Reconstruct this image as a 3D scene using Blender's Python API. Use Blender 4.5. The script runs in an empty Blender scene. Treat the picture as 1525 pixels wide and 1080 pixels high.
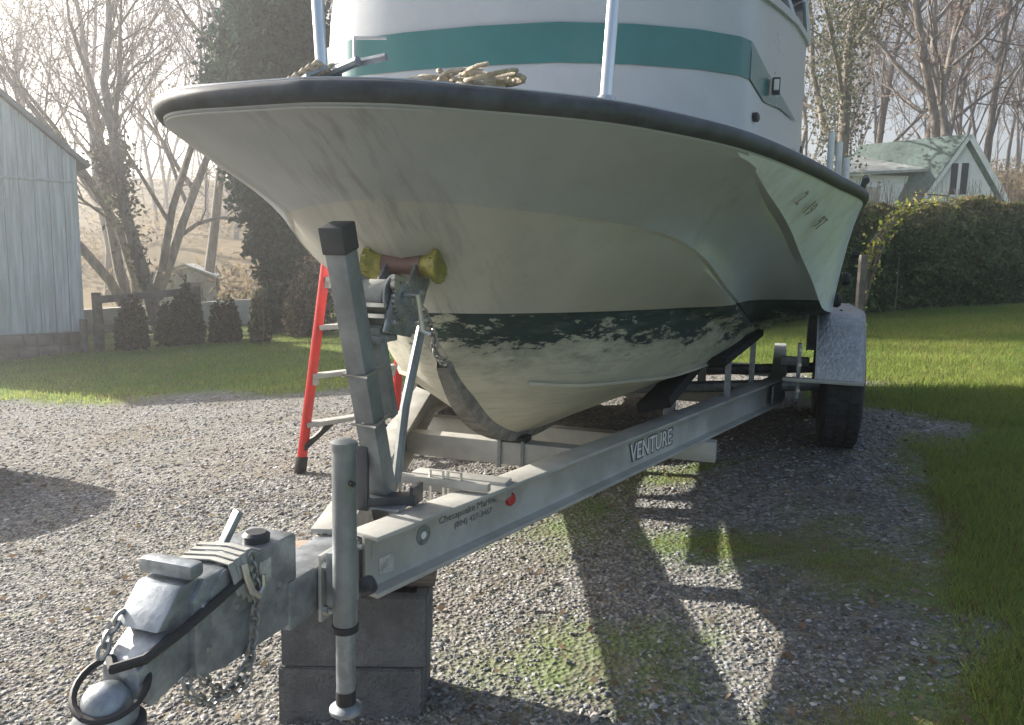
import bpy, bmesh, math
import numpy as np
from mathutils import Vector, Matrix, noise as mnoise

R = math.radians
SC = bpy.context.scene
COL = SC.collection

# ------------------------------------------------------------------ camera, sky, sun, exposure
CAM_PITCH, CAM_ROLL, CAM_F = 7.5, 1.2, 1150.0
cam_d = bpy.data.cameras.new('camera')
cam_d.sensor_width = 36.0
cam_d.lens = 36.0 * CAM_F / 1525.0
cam_d.clip_start = 0.05
cam_d.clip_end = 2000
cam = bpy.data.objects.new('camera', cam_d)
COL.objects.link(cam)
p_, r_ = R(CAM_PITCH), R(CAM_ROLL)
fw = Vector((0, math.cos(p_), -math.sin(p_))); up0 = Vector((0, math.sin(p_), math.cos(p_))); rt0 = Vector((1, 0, 0))
rt = math.cos(r_) * rt0 + math.sin(r_) * up0
up = math.cos(r_) * up0 - math.sin(r_) * rt0
m = Matrix((rt, up, -fw)).transposed().to_4x4()
m.translation = Vector((0, 0, 1.26))
cam.matrix_world = m
SC.camera = cam

SUN_AZ, SUN_EL = -60.0, 23.5        # degrees, azimuth from +Y towards +X
world = bpy.data.worlds.new('World'); SC.world = world; world.use_nodes = True
wn = world.node_tree.nodes; wl = world.node_tree.links
sky = wn.new('ShaderNodeTexSky'); sky.sky_type = 'NISHITA'; sky.sun_disc = False
sky.sun_elevation = R(SUN_EL); sky.sun_rotation = R(SUN_AZ)
sky.altitude = 50; sky.air_density = 1.0; sky.dust_density = 3.5; sky.ozone_density = 1.0
bg = wn['Background']; bg.inputs['Strength'].default_value = 0.068
wl.new(sky.outputs[0], bg.inputs['Color'])
sun_d = bpy.data.lights.new('sun', 'SUN'); sun_d.energy = 5.0; sun_d.angle = R(0.6); sun_d.color = (1.0, 0.94, 0.84)
sun = bpy.data.objects.new('sun', sun_d); COL.objects.link(sun)
sdir = Vector((math.sin(R(SUN_AZ)) * math.cos(R(SUN_EL)), math.cos(R(SUN_AZ)) * math.cos(R(SUN_EL)), math.sin(R(SUN_EL))))
sun.rotation_euler = sdir.to_track_quat('Z', 'Y').to_euler()
sun.location = (-20, 20, 20)
SC.view_settings.view_transform = 'Standard'
SC.view_settings.look = 'None'
SC.view_settings.gamma = 1.0
SC.view_settings.exposure = 1.8
SC.view_settings.use_curve_mapping = False
SC.cycles.max_bounces = 6
SC.cycles.diffuse_bounces = 3
SC.cycles.volume_bounces = 0

rng = np.random.default_rng(7)

# ------------------------------------------------------------------ helpers: materials
def mat(name, col, rough=0.6, metal=0.0, var=0.18, vscale=6.0, bump=0.0, bscale=80.0, col2=None, stretch=None, spec=0.5, mixlo=0.40, mixhi=0.62):
    m = bpy.data.materials.new(name); m.use_nodes = True
    nt = m.node_tree; N = nt.nodes; Lk = nt.links
    b = N['Principled BSDF']
    b.inputs['Roughness'].default_value = rough; b.inputs['Metallic'].default_value = metal
    b.inputs['Specular IOR Level'].default_value = spec
    tc = N.new('ShaderNodeTexCoord'); mp = N.new('ShaderNodeMapping')
    Lk.new(tc.outputs['Object'], mp.inputs['Vector'])
    if stretch: mp.inputs['Scale'].default_value = stretch
    no = N.new('ShaderNodeTexNoise'); no.inputs['Scale'].default_value = vscale; no.inputs['Detail'].default_value = 6; no.inputs['Roughness'].default_value = 0.65
    Lk.new(mp.outputs[0], no.inputs['Vector'])
    cr = N.new('ShaderNodeValToRGB')
    c = np.array(col[:3])
    if col2 is None:
        a_, b_ = c * (1 - var), np.minimum(c * (1 + var), 1)
    else:
        a_, b_ = c, np.array(col2[:3])
    cr.color_ramp.elements[0].position = mixlo; cr.color_ramp.elements[0].color = (*a_, 1)
    cr.color_ramp.elements[1].position = mixhi; cr.color_ramp.elements[1].color = (*b_, 1)
    Lk.new(no.outputs['Fac'], cr.inputs[0]); Lk.new(cr.outputs[0], b.inputs['Base Color'])
    rr = N.new('ShaderNodeMapRange'); rr.inputs['To Min'].default_value = max(rough - .12, .05); rr.inputs['To Max'].default_value = min(rough + .12, 1)
    Lk.new(no.outputs['Fac'], rr.inputs['Value']); Lk.new(rr.outputs[0], b.inputs['Roughness'])
    if bump > 0:
        n2 = N.new('ShaderNodeTexNoise'); n2.inputs['Scale'].default_value = bscale; n2.inputs['Detail'].default_value = 5
        Lk.new(mp.outputs[0], n2.inputs['Vector'])
        bp = N.new('ShaderNodeBump'); bp.inputs['Strength'].default_value = bump; bp.inputs['Distance'].default_value = 0.02
        Lk.new(n2.outputs['Fac'], bp.inputs['Height']); Lk.new(bp.outputs[0], b.inputs['Normal'])
    return m

def attr_mat(name, rough=0.9, transl=0.0, spec=0.2):
    m = bpy.data.materials.new(name); m.use_nodes = True
    N = m.node_tree.nodes; Lk = m.node_tree.links; b = N['Principled BSDF']
    at = N.new('ShaderNodeAttribute'); at.attribute_name = 'tint'
    Lk.new(at.outputs['Color'], b.inputs['Base Color'])
    b.inputs['Roughness'].default_value = rough; b.inputs['Specular IOR Level'].default_value = spec
    if transl > 0:
        t = N.new('ShaderNodeBsdfTranslucent'); Lk.new(at.outputs['Color'], t.inputs['Color'])
        mx = N.new('ShaderNodeMixShader'); mx.inputs[0].default_value = transl
        Lk.new(b.outputs[0], mx.inputs[1]); Lk.new(t.outputs[0], mx.inputs[2]); Lk.new(mx.outputs[0], N['Material Output'].inputs['Surface'])
    return m

M = {}
M['alu'] = mat('aged_aluminium', (0.44, 0.435, 0.41), 0.5, 0.3, var=.14, vscale=5, bump=.05, bscale=120)
M['galv'] = mat('galvanised_steel', (0.29, 0.315, 0.34), 0.46, 0.65, var=.22, vscale=22, bump=.05)
M['zinc'] = mat('zinc_bolts', (0.55, 0.55, 0.54), 0.35, 0.9, var=.1)
M['postgrey'] = mat('grey_post_steel', (0.24, 0.26, 0.27), 0.5, 0.55, var=.18, vscale=9, bump=.04)
M['black'] = mat('black_rubber', (0.018, 0.019, 0.021), 0.6, var=.3)
M['blackplastic'] = mat('black_plastic', (0.04, 0.043, 0.05), 0.45, var=.3)
M['yellow'] = mat('yellow_roller_plastic', (0.27, 0.245, 0.06), 0.6, var=.3, vscale=30)
M['brownroller'] = mat('brown_roller_rubber', (0.19, 0.11, 0.09), 0.6, var=.25)
M['red'] = mat('red_fibreglass', (0.72, 0.035, 0.03), 0.45, var=.12)
M['redlens'] = mat('red_marker_lens', (0.45, 0.03, 0.03), 0.25, var=.1)
M['carpet'] = mat('black_bunk_carpet', (0.014, 0.015, 0.016), 0.95, var=.3)
M['tyre'] = mat('tyre_rubber', (0.035, 0.035, 0.037), 0.75, var=.3, vscale=12, bump=.15, bscale=60)
M['concrete'] = mat('concrete_block', (0.135, 0.135, 0.135), 0.95, var=.22, vscale=9, bump=.9, bscale=90)
M['plate'] = mat('tread_plate', (0.40, 0.41, 0.42), 0.38, 0.65, var=.16, vscale=30, bump=.35, bscale=70)
M['lumber'] = mat('weathered_lumber', (0.20, 0.155, 0.13), 0.9, var=.3, vscale=4, stretch=(2, 2, 22), bump=.2)
M['strap'] = mat('grey_strap', (0.33, 0.33, 0.31), 0.85, var=.25)
M['chain'] = mat('chain_steel', (0.30, 0.30, 0.29), 0.45, .8, var=.2)
M['rail'] = mat('rub_rail_rubber', (0.045, 0.054, 0.066), 0.55, var=.35, vscale=14)
M['white'] = mat('white_gelcoat', (0.43, 0.45, 0.48), 0.32, var=.05, vscale=3)
M['whitetube'] = mat('white_plastic_tube', (0.78, 0.78, 0.76), 0.35, var=.05)
M['stripe'] = mat('green_cabin_stripe', (0.035, 0.16, 0.16), 0.3, var=.08, vscale=3)
M['glass'] = mat('dark_cabin_glass', (0.02, 0.03, 0.035), 0.06, var=.1)
M['stain'] = mat('stainless_tube', (0.62, 0.62, 0.60), 0.18, 1.0, var=.05)
M['rope'] = mat('tan_rope', (0.46, 0.40, 0.31), 0.9, var=.3, vscale=40, bump=.4, bscale=200)
M['decal_w'] = mat('white_letter_film', (0.75, 0.75, 0.73), 0.5, var=.08)
M['decal_k'] = mat('dark_letter_film', (0.05, 0.055, 0.06), 0.5, var=.2)
M['decal_s'] = mat('faded_grey_print', (0.17, 0.18, 0.18), 0.6, var=.3, vscale=60)
M['regnum'] = mat('faded_brown_numerals', (0.36, 0.33, 0.27), 0.8, col2=(0.20, 0.17, 0.13), vscale=26)
M['sticker'] = mat('worn_paper_sticker', (0.50, 0.49, 0.46), 0.6, col2=(0.30, 0.30, 0.28), vscale=55)
M['keelstrip'] = mat('grey_keel_strip', (0.20, 0.195, 0.18), 0.8, col2=(0.10, 0.10, 0.095), vscale=14, bump=.3)
M['bark'] = mat('grey_bark', (0.20, 0.175, 0.155), 0.95, var=.35, vscale=7, stretch=(1, 1, .25), bump=.5, bscale=18)
M['twig'] = mat('bare_twigs', (0.20, 0.165, 0.145), 0.95, var=.3, vscale=2)
M['twig_r'] = mat('pale_bare_twigs', (0.20, 0.175, 0.165), 0.95, var=.3, vscale=2)
M['leaf'] = attr_mat('leaf_mix', .75, .35)
M['stone_t'] = attr_mat('gravel_mix', .85)
M['blade'] = attr_mat('grass_mix', .8, .5)
M['barnboard'] = mat('pale_barn_boards', (0.40, 0.46, 0.48), 0.85, var=.22, vscale=3, stretch=(7, 7, .35), bump=.2, bscale=30)
M['roofbarn'] = mat('barn_roof_metal', (0.17, 0.19, 0.20), 0.6, .2, var=.15)
M['fstone'] = mat('foundation_stone', (0.17, 0.145, 0.13), 0.95, var=.3, vscale=3, bump=.5, bscale=12)
M['mortar'] = mat('foundation_mortar', (0.16, 0.15, 0.14), 0.95, var=.2)
M['fencewood'] = mat('grey_fence_wood', (0.13, 0.12, 0.105), 0.95, var=.3, vscale=5, bump=.3)
M['housewhite'] = mat('white_clapboard', (0.76, 0.78, 0.80), 0.7, var=.06)
M['greenroof'] = mat('green_shingle_roof', (0.12, 0.17, 0.16), 0.8, var=.2, vscale=8, bump=.3, bscale=30)
M['palegreenroof'] = mat('pale_mossy_roof', (0.36, 0.38, 0.37), 0.85, var=.2, vscale=5)
M['darkpane'] = mat('dark_window_pane', (0.02, 0.025, 0.03), 0.1, var=.1)
M['standin'] = mat('dark_stand_in', (0.03, 0.035, 0.045), 0.5, var=.2)
M['palewall'] = mat('pale_wall_plaster', (0.45, 0.43, 0.40), 0.9, var=.2, vscale=2)

def hull_material():
    m = bpy.data.materials.new('weathered_hull'); m.use_nodes = True
    N = m.node_tree.nodes; L = m.node_tree.links; b = N['Principled BSDF']
    tc = N.new('ShaderNodeTexCoord'); sp = N.new('ShaderNodeSeparateXYZ'); L.new(tc.outputs['Object'], sp.inputs[0])
    def noise(scale, st=(1, 1, 1), det=6, rough=.6):
        mp = N.new('ShaderNodeMapping'); mp.inputs['Scale'].default_value = st; L.new(tc.outputs['Object'], mp.inputs[0])
        n = N.new('ShaderNodeTexNoise'); n.inputs['Scale'].default_value = scale; n.inputs['Detail'].default_value = det; n.inputs['Roughness'].default_value = rough
        L.new(mp.outputs[0], n.inputs['Vector']); return n.outputs['Fac']
    def math_(op, a, bb=None, clamp=False):
        n = N.new('ShaderNodeMath'); n.operation = op; n.use_clamp = clamp
        for i, v in enumerate((a, bb)):
            if v is None: continue
            if isinstance(v, (int, float)): n.inputs[i].default_value = v
            else: L.new(v, n.inputs[i])
        return n.outputs[0]
    def step(v, lo, hi):
        n = N.new('ShaderNodeMapRange'); n.inputs['From Min'].default_value = lo; n.inputs['From Max'].default_value = hi; n.clamp = True
        L.new(v, n.inputs['Value']); return n.outputs[0]
    def mix(f, a, bb):
        n = N.new('ShaderNodeMix'); n.data_type = 'RGBA'; L.new(f, n.inputs[0])
        for i, v in ((6, a), (7, bb)):
            if isinstance(v, tuple): n.inputs[i].default_value = (*v, 1)
            else: L.new(v, n.inputs[i])
        return n.outputs[2]
    z = sp.outputs['Z']; y = sp.outputs['Y']
    # topsides: off-white gelcoat with soft yellowing and vertical runs
    base = mix(step(noise(1.6), .35, .7), (0.335, 0.355, 0.375), (0.275, 0.295, 0.31))
    runs = math_('MULTIPLY', step(noise(7, (1, 1, .10), 4), .60, .74), step(noise(1.2), .42, .62))
    base = mix(math_('MULTIPLY', runs, .5), base, (0.20, 0.20, 0.19))
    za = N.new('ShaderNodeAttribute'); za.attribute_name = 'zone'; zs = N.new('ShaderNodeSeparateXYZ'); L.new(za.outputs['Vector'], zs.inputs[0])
    tan = mix(step(noise(2.2), .35, .7), (0.40, 0.395, 0.36), (0.345, 0.345, 0.315))
    base = mix(zs.outputs[0], base, tan)
    panel_lit = mix(step(noise(9, (1, 1, .12), 5), .5, .75), (0.70, 0.77, 0.84), (0.58, 0.61, 0.63))  # white panel, painted paler and bluer to offset its shade and lawn tint
    base = mix(zs.outputs[1], base, panel_lit)
    runs2 = math_('MULTIPLY', step(noise(16, (1, 1, .06), 4), .56, .72), step(noise(2.3, (1, 1, .6)), .45, .62))
    base = mix(math_('MULTIPLY', runs2, .38), base, (0.22, 0.22, 0.21))
    grime = math_('MULTIPLY', step(noise(6, (1, 1, 1), 9, .75), .50, .70), .34)
    base = mix(grime, base, (0.25, 0.25, 0.235))
    x_c = sp.outputs['X']; 
    band = math_('MULTIPLY', step(math_('ABSOLUTE', x_c), .32, .05), step(noise(20, (1.6, .3, .10), 4), .50, .66))
    base = mix(math_('MULTIPLY', band, .45), base, (0.13, 0.13, 0.135))
    # below the waterline
    scuff = noise(3.4, (1, .55, 2.8), 9, .72)
    fine = noise(24, (1, .7, 2.2), 8, .7)
    cream = mix(step(noise(3), .4, .65), (0.47, 0.45, 0.37), (0.36, 0.35, 0.29))
    green = mix(step(noise(9), .4, .65), (0.014, 0.038, 0.036), (0.010, 0.022, 0.026))
    # remaining paint: full just under the line, ragged below, more of it aft
    aft = math_('MULTIPLY', math_('SUBTRACT', y, 1.3), .26, False)
    depth = math_('SUBTRACT', 1.105, z)
    amount = math_('ADD', math_('SUBTRACT', .95, math_('MULTIPLY', depth, 7.0)), aft)
    pv = math_('ADD', amount, math_('MULTIPLY', math_('SUBTRACT', scuff, .5), 3.4))
    pv = math_('ADD', pv, math_('MULTIPLY', math_('SUBTRACT', fine, .5), 1.7))
    paint = step(pv, .30, .42)
    low = math_('MULTIPLY', step(noise(4.2, (1, .5, 1.6), 9, .75), .60, .66), step(fine, .42, .55))
    cream = mix(low, cream, (0.07, 0.08, 0.07))
    smear = math_('MULTIPLY', step(noise(3.0, (1, .25, 3.2), 6), .5, .7), .5)
    cream = mix(smear, cream, (0.24, 0.235, 0.20))
    old = math_('MULTIPLY', step(math_('ADD', pv, math_('MULTIPLY', math_('SUBTRACT', noise(11, (1, .5, 2.0), 8, .7), .5), 2.2)), -.55, .35), .75)
    cream = mix(old, cream, mix(step(noise(30), .4, .6), (0.17, 0.19, 0.155), (0.27, 0.27, 0.22)))
    scum = math_('MULTIPLY', step(noise(18, (.6, .25, 6.0), 5), .55, .7), .35)
    cream = mix(scum, cream, (0.16, 0.155, 0.12))
    green = mix(math_('MULTIPLY', step(noise(13, (1, .35, 3.0), 6), .52, .70), .5), green, (0.10, 0.13, 0.12))
    below = mix(paint, cream, green)
    wl = math_('MULTIPLY', math_('LESS_THAN', z, 1.105), math_('SUBTRACT', 1.0, zs.outputs[1]))
    col = mix(wl, base, below)
    L.new(col, b.inputs['Base Color'])
    rr = N.new('ShaderNodeMapRange'); rr.inputs['To Min'].default_value = .32; rr.inputs['To Max'].default_value = .8
    L.new(wl, rr.inputs['Value']); L.new(rr.outputs[0], b.inputs['Roughness'])
    bp = N.new('ShaderNodeBump'); bp.inputs['Strength'].default_value = .12; bp.inputs['Distance'].default_value = .01
    L.new(math_('MULTIPLY', math_('ADD', fine, paint), wl), bp.inputs['Height']); L.new(bp.outputs[0], b.inputs['Normal'])
    return m
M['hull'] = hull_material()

# ------------------------------------------------------------------ helpers: objects
def tag(o, label=None, cat=None, group=None, kind=None):
    if label: o['label'] = label
    if cat: o['category'] = cat
    if group: o['group'] = group
    if kind: o['kind'] = kind
    return o

def thing(name, label, cat, loc=(0, 0, 0), rotz=0.0, group=None):
    o = bpy.data.objects.new(name, None); COL.objects.link(o)
    o.location = loc; o.rotation_euler = (0, 0, rotz); o.empty_display_size = .2
    return tag(o, label, cat, group)

def link(name, me, material, parent=None):
    o = bpy.data.objects.new(name, me); COL.objects.link(o)
    if material is not None and len(me.materials) == 0: me.materials.append(material)
    if parent is not None: o.parent = parent
    return o

def frame_from(d):
    d = Vector(d).normalized()
    a = Vector((0, 0, 1)) if abs(d.z) < .9 else Vector((1, 0, 0))
    u = d.cross(a).normalized(); v = d.cross(u).normalized()
    return u, v, d

class MB:
    def __init__(s): s.v = []; s.f = []
    def add(s, vs, fs):
        o = len(s.v); s.v += [tuple(q) for q in vs]; s.f += [tuple(i + o for i in q) for q in fs]; return s
    def box(s, c, size, rot=None):
        hx, hy, hz = size[0] / 2, size[1] / 2, size[2] / 2
        pts = [Vector((x, y, z)) for z in (-hz, hz) for y in (-hy, hy) for x in (-hx, hx)]
        if rot is not None: pts = [rot @ q for q in pts]
        pts = [q + Vector(c) for q in pts]
        return s.add(pts, [(0, 2, 3, 1), (4, 5, 7, 6), (0, 1, 5, 4), (2, 6, 7, 3), (0, 4, 6, 2), (1, 3, 7, 5)])
    def bar(s, p0, p1, w, h, upv=(0, 0, 1)):
        p0, p1 = Vector(p0), Vector(p1); d = (p1 - p0).normalized()
        u = d.cross(Vector(upv)).normalized(); v = u.cross(d).normalized()
        pts = [p + u * (a * w / 2) + v * (b * h / 2) for p in (p0, p1) for a, b in ((-1, -1), (1, -1), (1, 1), (-1, 1))]
        return s.add(pts, [(3, 2, 1, 0), (4, 5, 6, 7), (0, 1, 5, 4), (1, 2, 6, 5), (2, 3, 7, 6), (3, 0, 4, 7)])
    def tube(s, path, r, k=10, caps=True):
        P = [Vector(q) for q in path]; n = len(P)
        rs = [r] * n if isinstance(r, (int, float)) else list(r)
        t0 = (P[1] - P[0]).normalized(); u, v, _ = frame_from(t0)
        vs = []; 
        for i in range(n):
            t = (P[min(i + 1, n - 1)] - P[max(i - 1, 0)]).normalized()
            u = (u - t * u.dot(t)).normalized(); v = t.cross(u)
            for j in range(k):
                a = 2 * math.pi * j / k; vs.append(P[i] + (u * math.cos(a) + v * math.sin(a)) * rs[i])
        fs = [(i * k + j, i * k + (j + 1) % k, (i + 1) * k + (j + 1) % k, (i + 1) * k + j) for i in range(n - 1) for j in range(k)]
        if caps: fs += [tuple(range(k - 1, -1, -1)), tuple((n - 1) * k + j for j in range(k))]
        return s.add(vs, fs)
    def lathe(s, prof, origin=(0, 0, 0), axis=(0, 0, 1), k=20):
        u, v, d = frame_from(axis); o = Vector(origin); n = len(prof)
        vs = [o + d * h + (u * math.cos(2 * math.pi * j / k) + v * math.sin(2 * math.pi * j / k)) * r for r, h in prof for j in range(k)]
        fs = [(i * k + j, i * k + (j + 1) % k, (i + 1) * k + (j + 1) % k, (i + 1) * k + j) for i in range(n - 1) for j in range(k)]
        fs += [tuple(range(k - 1, -1, -1)), tuple((n - 1) * k + j for j in range(k))]
        return s.add(vs, fs)
    def prism(s, poly, ext):            # poly: 3D loop, ext: vector
        P = [Vector(q) for q in poly]; e = Vector(ext); n = len(P)
        return s.add(P + [q + e for q in P], [tuple(range(n - 1, -1, -1)), tuple(range(n, 2 * n))] + [(i, (i + 1) % n, n + (i + 1) % n, n + i) for i in range(n)])
    def sweep(s, prof, path, upv=(0, 0, 1), caps=True, closed=True):
        P = [Vector(q) for q in path]; n = len(P); k = len(prof); vs = []; U = Vector(upv)
        for i in range(n):
            a = (P[i] - P[i - 1]).normalized() if i > 0 else None
            b = (P[i + 1] - P[i]).normalized() if i < n - 1 else None
            t = ((a or b) + (b or a)).normalized()
            sd = t.cross(U).normalized(); upx = sd.cross(t).normalized()
            sc = 1.0
            if a is not None and b is not None: sc = 1.0 / max(.5, math.sqrt((1 + a.dot(b)) / 2))
            for x, y in prof: vs.append(P[i] + sd * x * sc + upx * y)
        m_ = k if closed else k - 1
        fs = [(i * k + j, i * k + (j + 1) % k, (i + 1) * k + (j + 1) % k, (i + 1) * k + j) for i in range(n - 1) for j in range(m_)]
        if caps and closed: fs += [tuple(range(k - 1, -1, -1)), tuple((n - 1) * k + j for j in range(k))]
        return s.add(vs, fs)
    def mesh(s, name='mesh', bevel=0.0, smooth=None, seg=2):
        me = bpy.data.meshes.new(name)
        me.from_pydata(s.v, [], s.f)
        bm = bmesh.new(); bm.from_mesh(me)
        bmesh.ops.recalc_face_normals(bm, faces=bm.faces)
        if bevel > 0:
            es = [e for e in bm.edges if len(e.link_faces) == 2 and e.calc_face_angle(0) > R(30)]
            bmesh.ops.bevel(bm, geom=es, offset=bevel, segments=seg, affect='EDGES', profile=.6, clamp_overlap=True)
        bm.to_mesh(me); bm.free()
        if smooth is not None:
            me.polygons.foreach_set('use_smooth', [True] * len(me.polygons))
            me.set_sharp_from_angle(angle=R(smooth))
        return me
    def build(s, name, material, parent=None, bevel=0.0, smooth=35, seg=2):
        return link(name, s.mesh(name, bevel, smooth, seg), material, parent)

def np_mesh(name, verts, faces, tint=None):
    """fast mesh: verts (N,3), faces (F,k) of one size, tint (N,3) or None"""
    me = bpy.data.meshes.new(name)
    verts = np.asarray(verts, np.float32); faces = np.asarray(faces, np.int32)
    F, k = faces.shape
    me.vertices.add(len(verts)); me.vertices.foreach_set('co', verts.ravel())
    me.loops.add(F * k); me.loops.foreach_set('vertex_index', faces.ravel())
    me.polygons.add(F); me.polygons.foreach_set('loop_start', np.arange(0, F * k, k, dtype=np.int32))
    me.update(calc_edges=True)
    if tint is not None:
        at = me.color_attributes.new('tint', 'FLOAT_COLOR', 'POINT')
        c = np.ones((len(verts), 4), np.float32); c[:, :3] = tint
        at.data.foreach_set('color', c.ravel())
    return me

def interp(xs, pts, col):
    P = sorted(pts, key=lambda q: q[0]); X = np.array([q[0] for q in P]); Y = np.array([q[col] for q in P])
    h = np.diff(X); d = np.diff(Y) / h; mm = np.zeros(len(X))
    mm[0], mm[-1] = d[0], d[-1]
    for i in range(1, len(X) - 1):
        if d[i - 1] * d[i] > 0:
            w1, w2 = 2 * h[i] + h[i - 1], h[i] + 2 * h[i - 1]; mm[i] = (w1 + w2) / (w1 / d[i - 1] + w2 / d[i])
    xs = np.clip(xs, X[0], X[-1]); i = np.clip(np.searchsorted(X, xs) - 1, 0, len(X) - 2)
    t = (xs - X[i]) / h[i]
    return (2*t**3 - 3*t**2 + 1) * Y[i] + (t**3 - 2*t**2 + t) * h[i] * mm[i] + (-2*t**3 + 3*t**2) * Y[i + 1] + (t**3 - t**2) * h[i] * mm[i + 1]

# ------------------------------------------------------------------ ground
def vnoise(x, y, seed=0):
    """cheap smooth value noise, vectorised"""
    x = np.asarray(x, float); y = np.asarray(y, float)
    xi = np.floor(x).astype(int); yi = np.floor(y).astype(int); fx = x - xi; fy = y - yi
    fx = fx * fx * (3 - 2 * fx); fy = fy * fy * (3 - 2 * fy)
    def hsh(a, b): 
        q = np.sin(a * 127.1 + b * 311.7 + seed * 74.7) * 43758.5453; return q - np.floor(q)
    return (hsh(xi, yi) * (1 - fx) + hsh(xi + 1, yi) * fx) * (1 - fy) + (hsh(xi, yi + 1) * (1 - fx) + hsh(xi + 1, yi + 1) * fx) * fy

def fbm(x, y, seed=0, o=4):
    s, a, f = 0, .5, 1.0
    for i in range(o): s = s + a * vnoise(x * f, y * f, seed + i); a *= .5; f *= 2.03
    return s / (1 - .5 ** o)

def G(x, y):
    x = np.asarray(x, float); y = np.asarray(y, float)
    xs = 11 * np.tanh(x / 11)
    z = .03 + .09 * (xs + .3) + .01 * (np.clip(y, -40, 30) - 1.95)
    t = np.clip((y - 21) / 14, 0, 1); t = t * t * (3 - 2 * t)
    z = z + t * .20 * np.clip(y - 24, 0, 40)
    z = z + .02 * (fbm(x * 1.1, y * 1.1, 3) - .5) + .10 * (fbm(x * .12, y * .12, 5) - .5) * np.clip((np.hypot(x, y) - 6) / 8, 0, 1)
    return z

def lawn_mask(x, y):
    x = np.asarray(x, float); y = np.asarray(y, float)
    n1 = (fbm(x * 1.3, y * 1.3, 11) - .5)
    left = (y - (7.35 - .05 * (x + 2)) + n1 * 1.5) / .5
    xr = np.interp(y, [-5, 1.0, 1.78, 2.38, 3.77, 4.64, 5.4, 6.5, 9], [0.75, .85, 1.0, 1.32, 2.02, 2.25, 2.5, 2.6, 2.0])
    right = (x - xr + n1 * 1.6 + .5 * (fbm(x * 5, y * 5, 13) - .5)) / .55 + .35
    patch = (fbm(x * 2.3, y * 2.3, 21) - .50) / .22 * np.clip((x + .5) / .8, 0, 1) * (y < 4.2) * .64      # weeds in the gravel on the right
    return np.clip(np.maximum(np.maximum(left, right), patch), 0, 1)

def nonuni(lo, hi, c, d0, growth):
    out = [c]; d = d0
    while out[-1] < hi: out.append(out[-1] + d); d *= growth
    out2 = [c]; d = d0
    while out2[-1] > lo: out2.append(out2[-1] - d); d *= growth
    return np.array(sorted(set(out2 + out)))
gx = nonuni(-150, 150, 0, .07, 1.028); gy = nonuni(-25, 190, 2.6, .07, 1.026)
GX, GY = np.meshgrid(gx, gy); gz = G(GX, GY)
gv = np.stack([GX.ravel(), GY.ravel(), gz.ravel()], 1)
nx, ny = len(gx), len(gy)
ii = (np.arange(ny - 1)[:, None] * nx + np.arange(nx - 1)[None]).ravel()
gf = np.stack([ii, ii + 1, ii + nx + 1, ii + nx], 1)
lm = lawn_mask(GX.ravel(), GY.ravel())
gme = np_mesh('ground', gv, gf, np.stack([lm, np.clip((GY.ravel() - 19) / 6, 0, 1), lm * 0], 1))
gme.polygons.foreach_set('use_smooth', [True] * len(gme.polygons))

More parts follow.
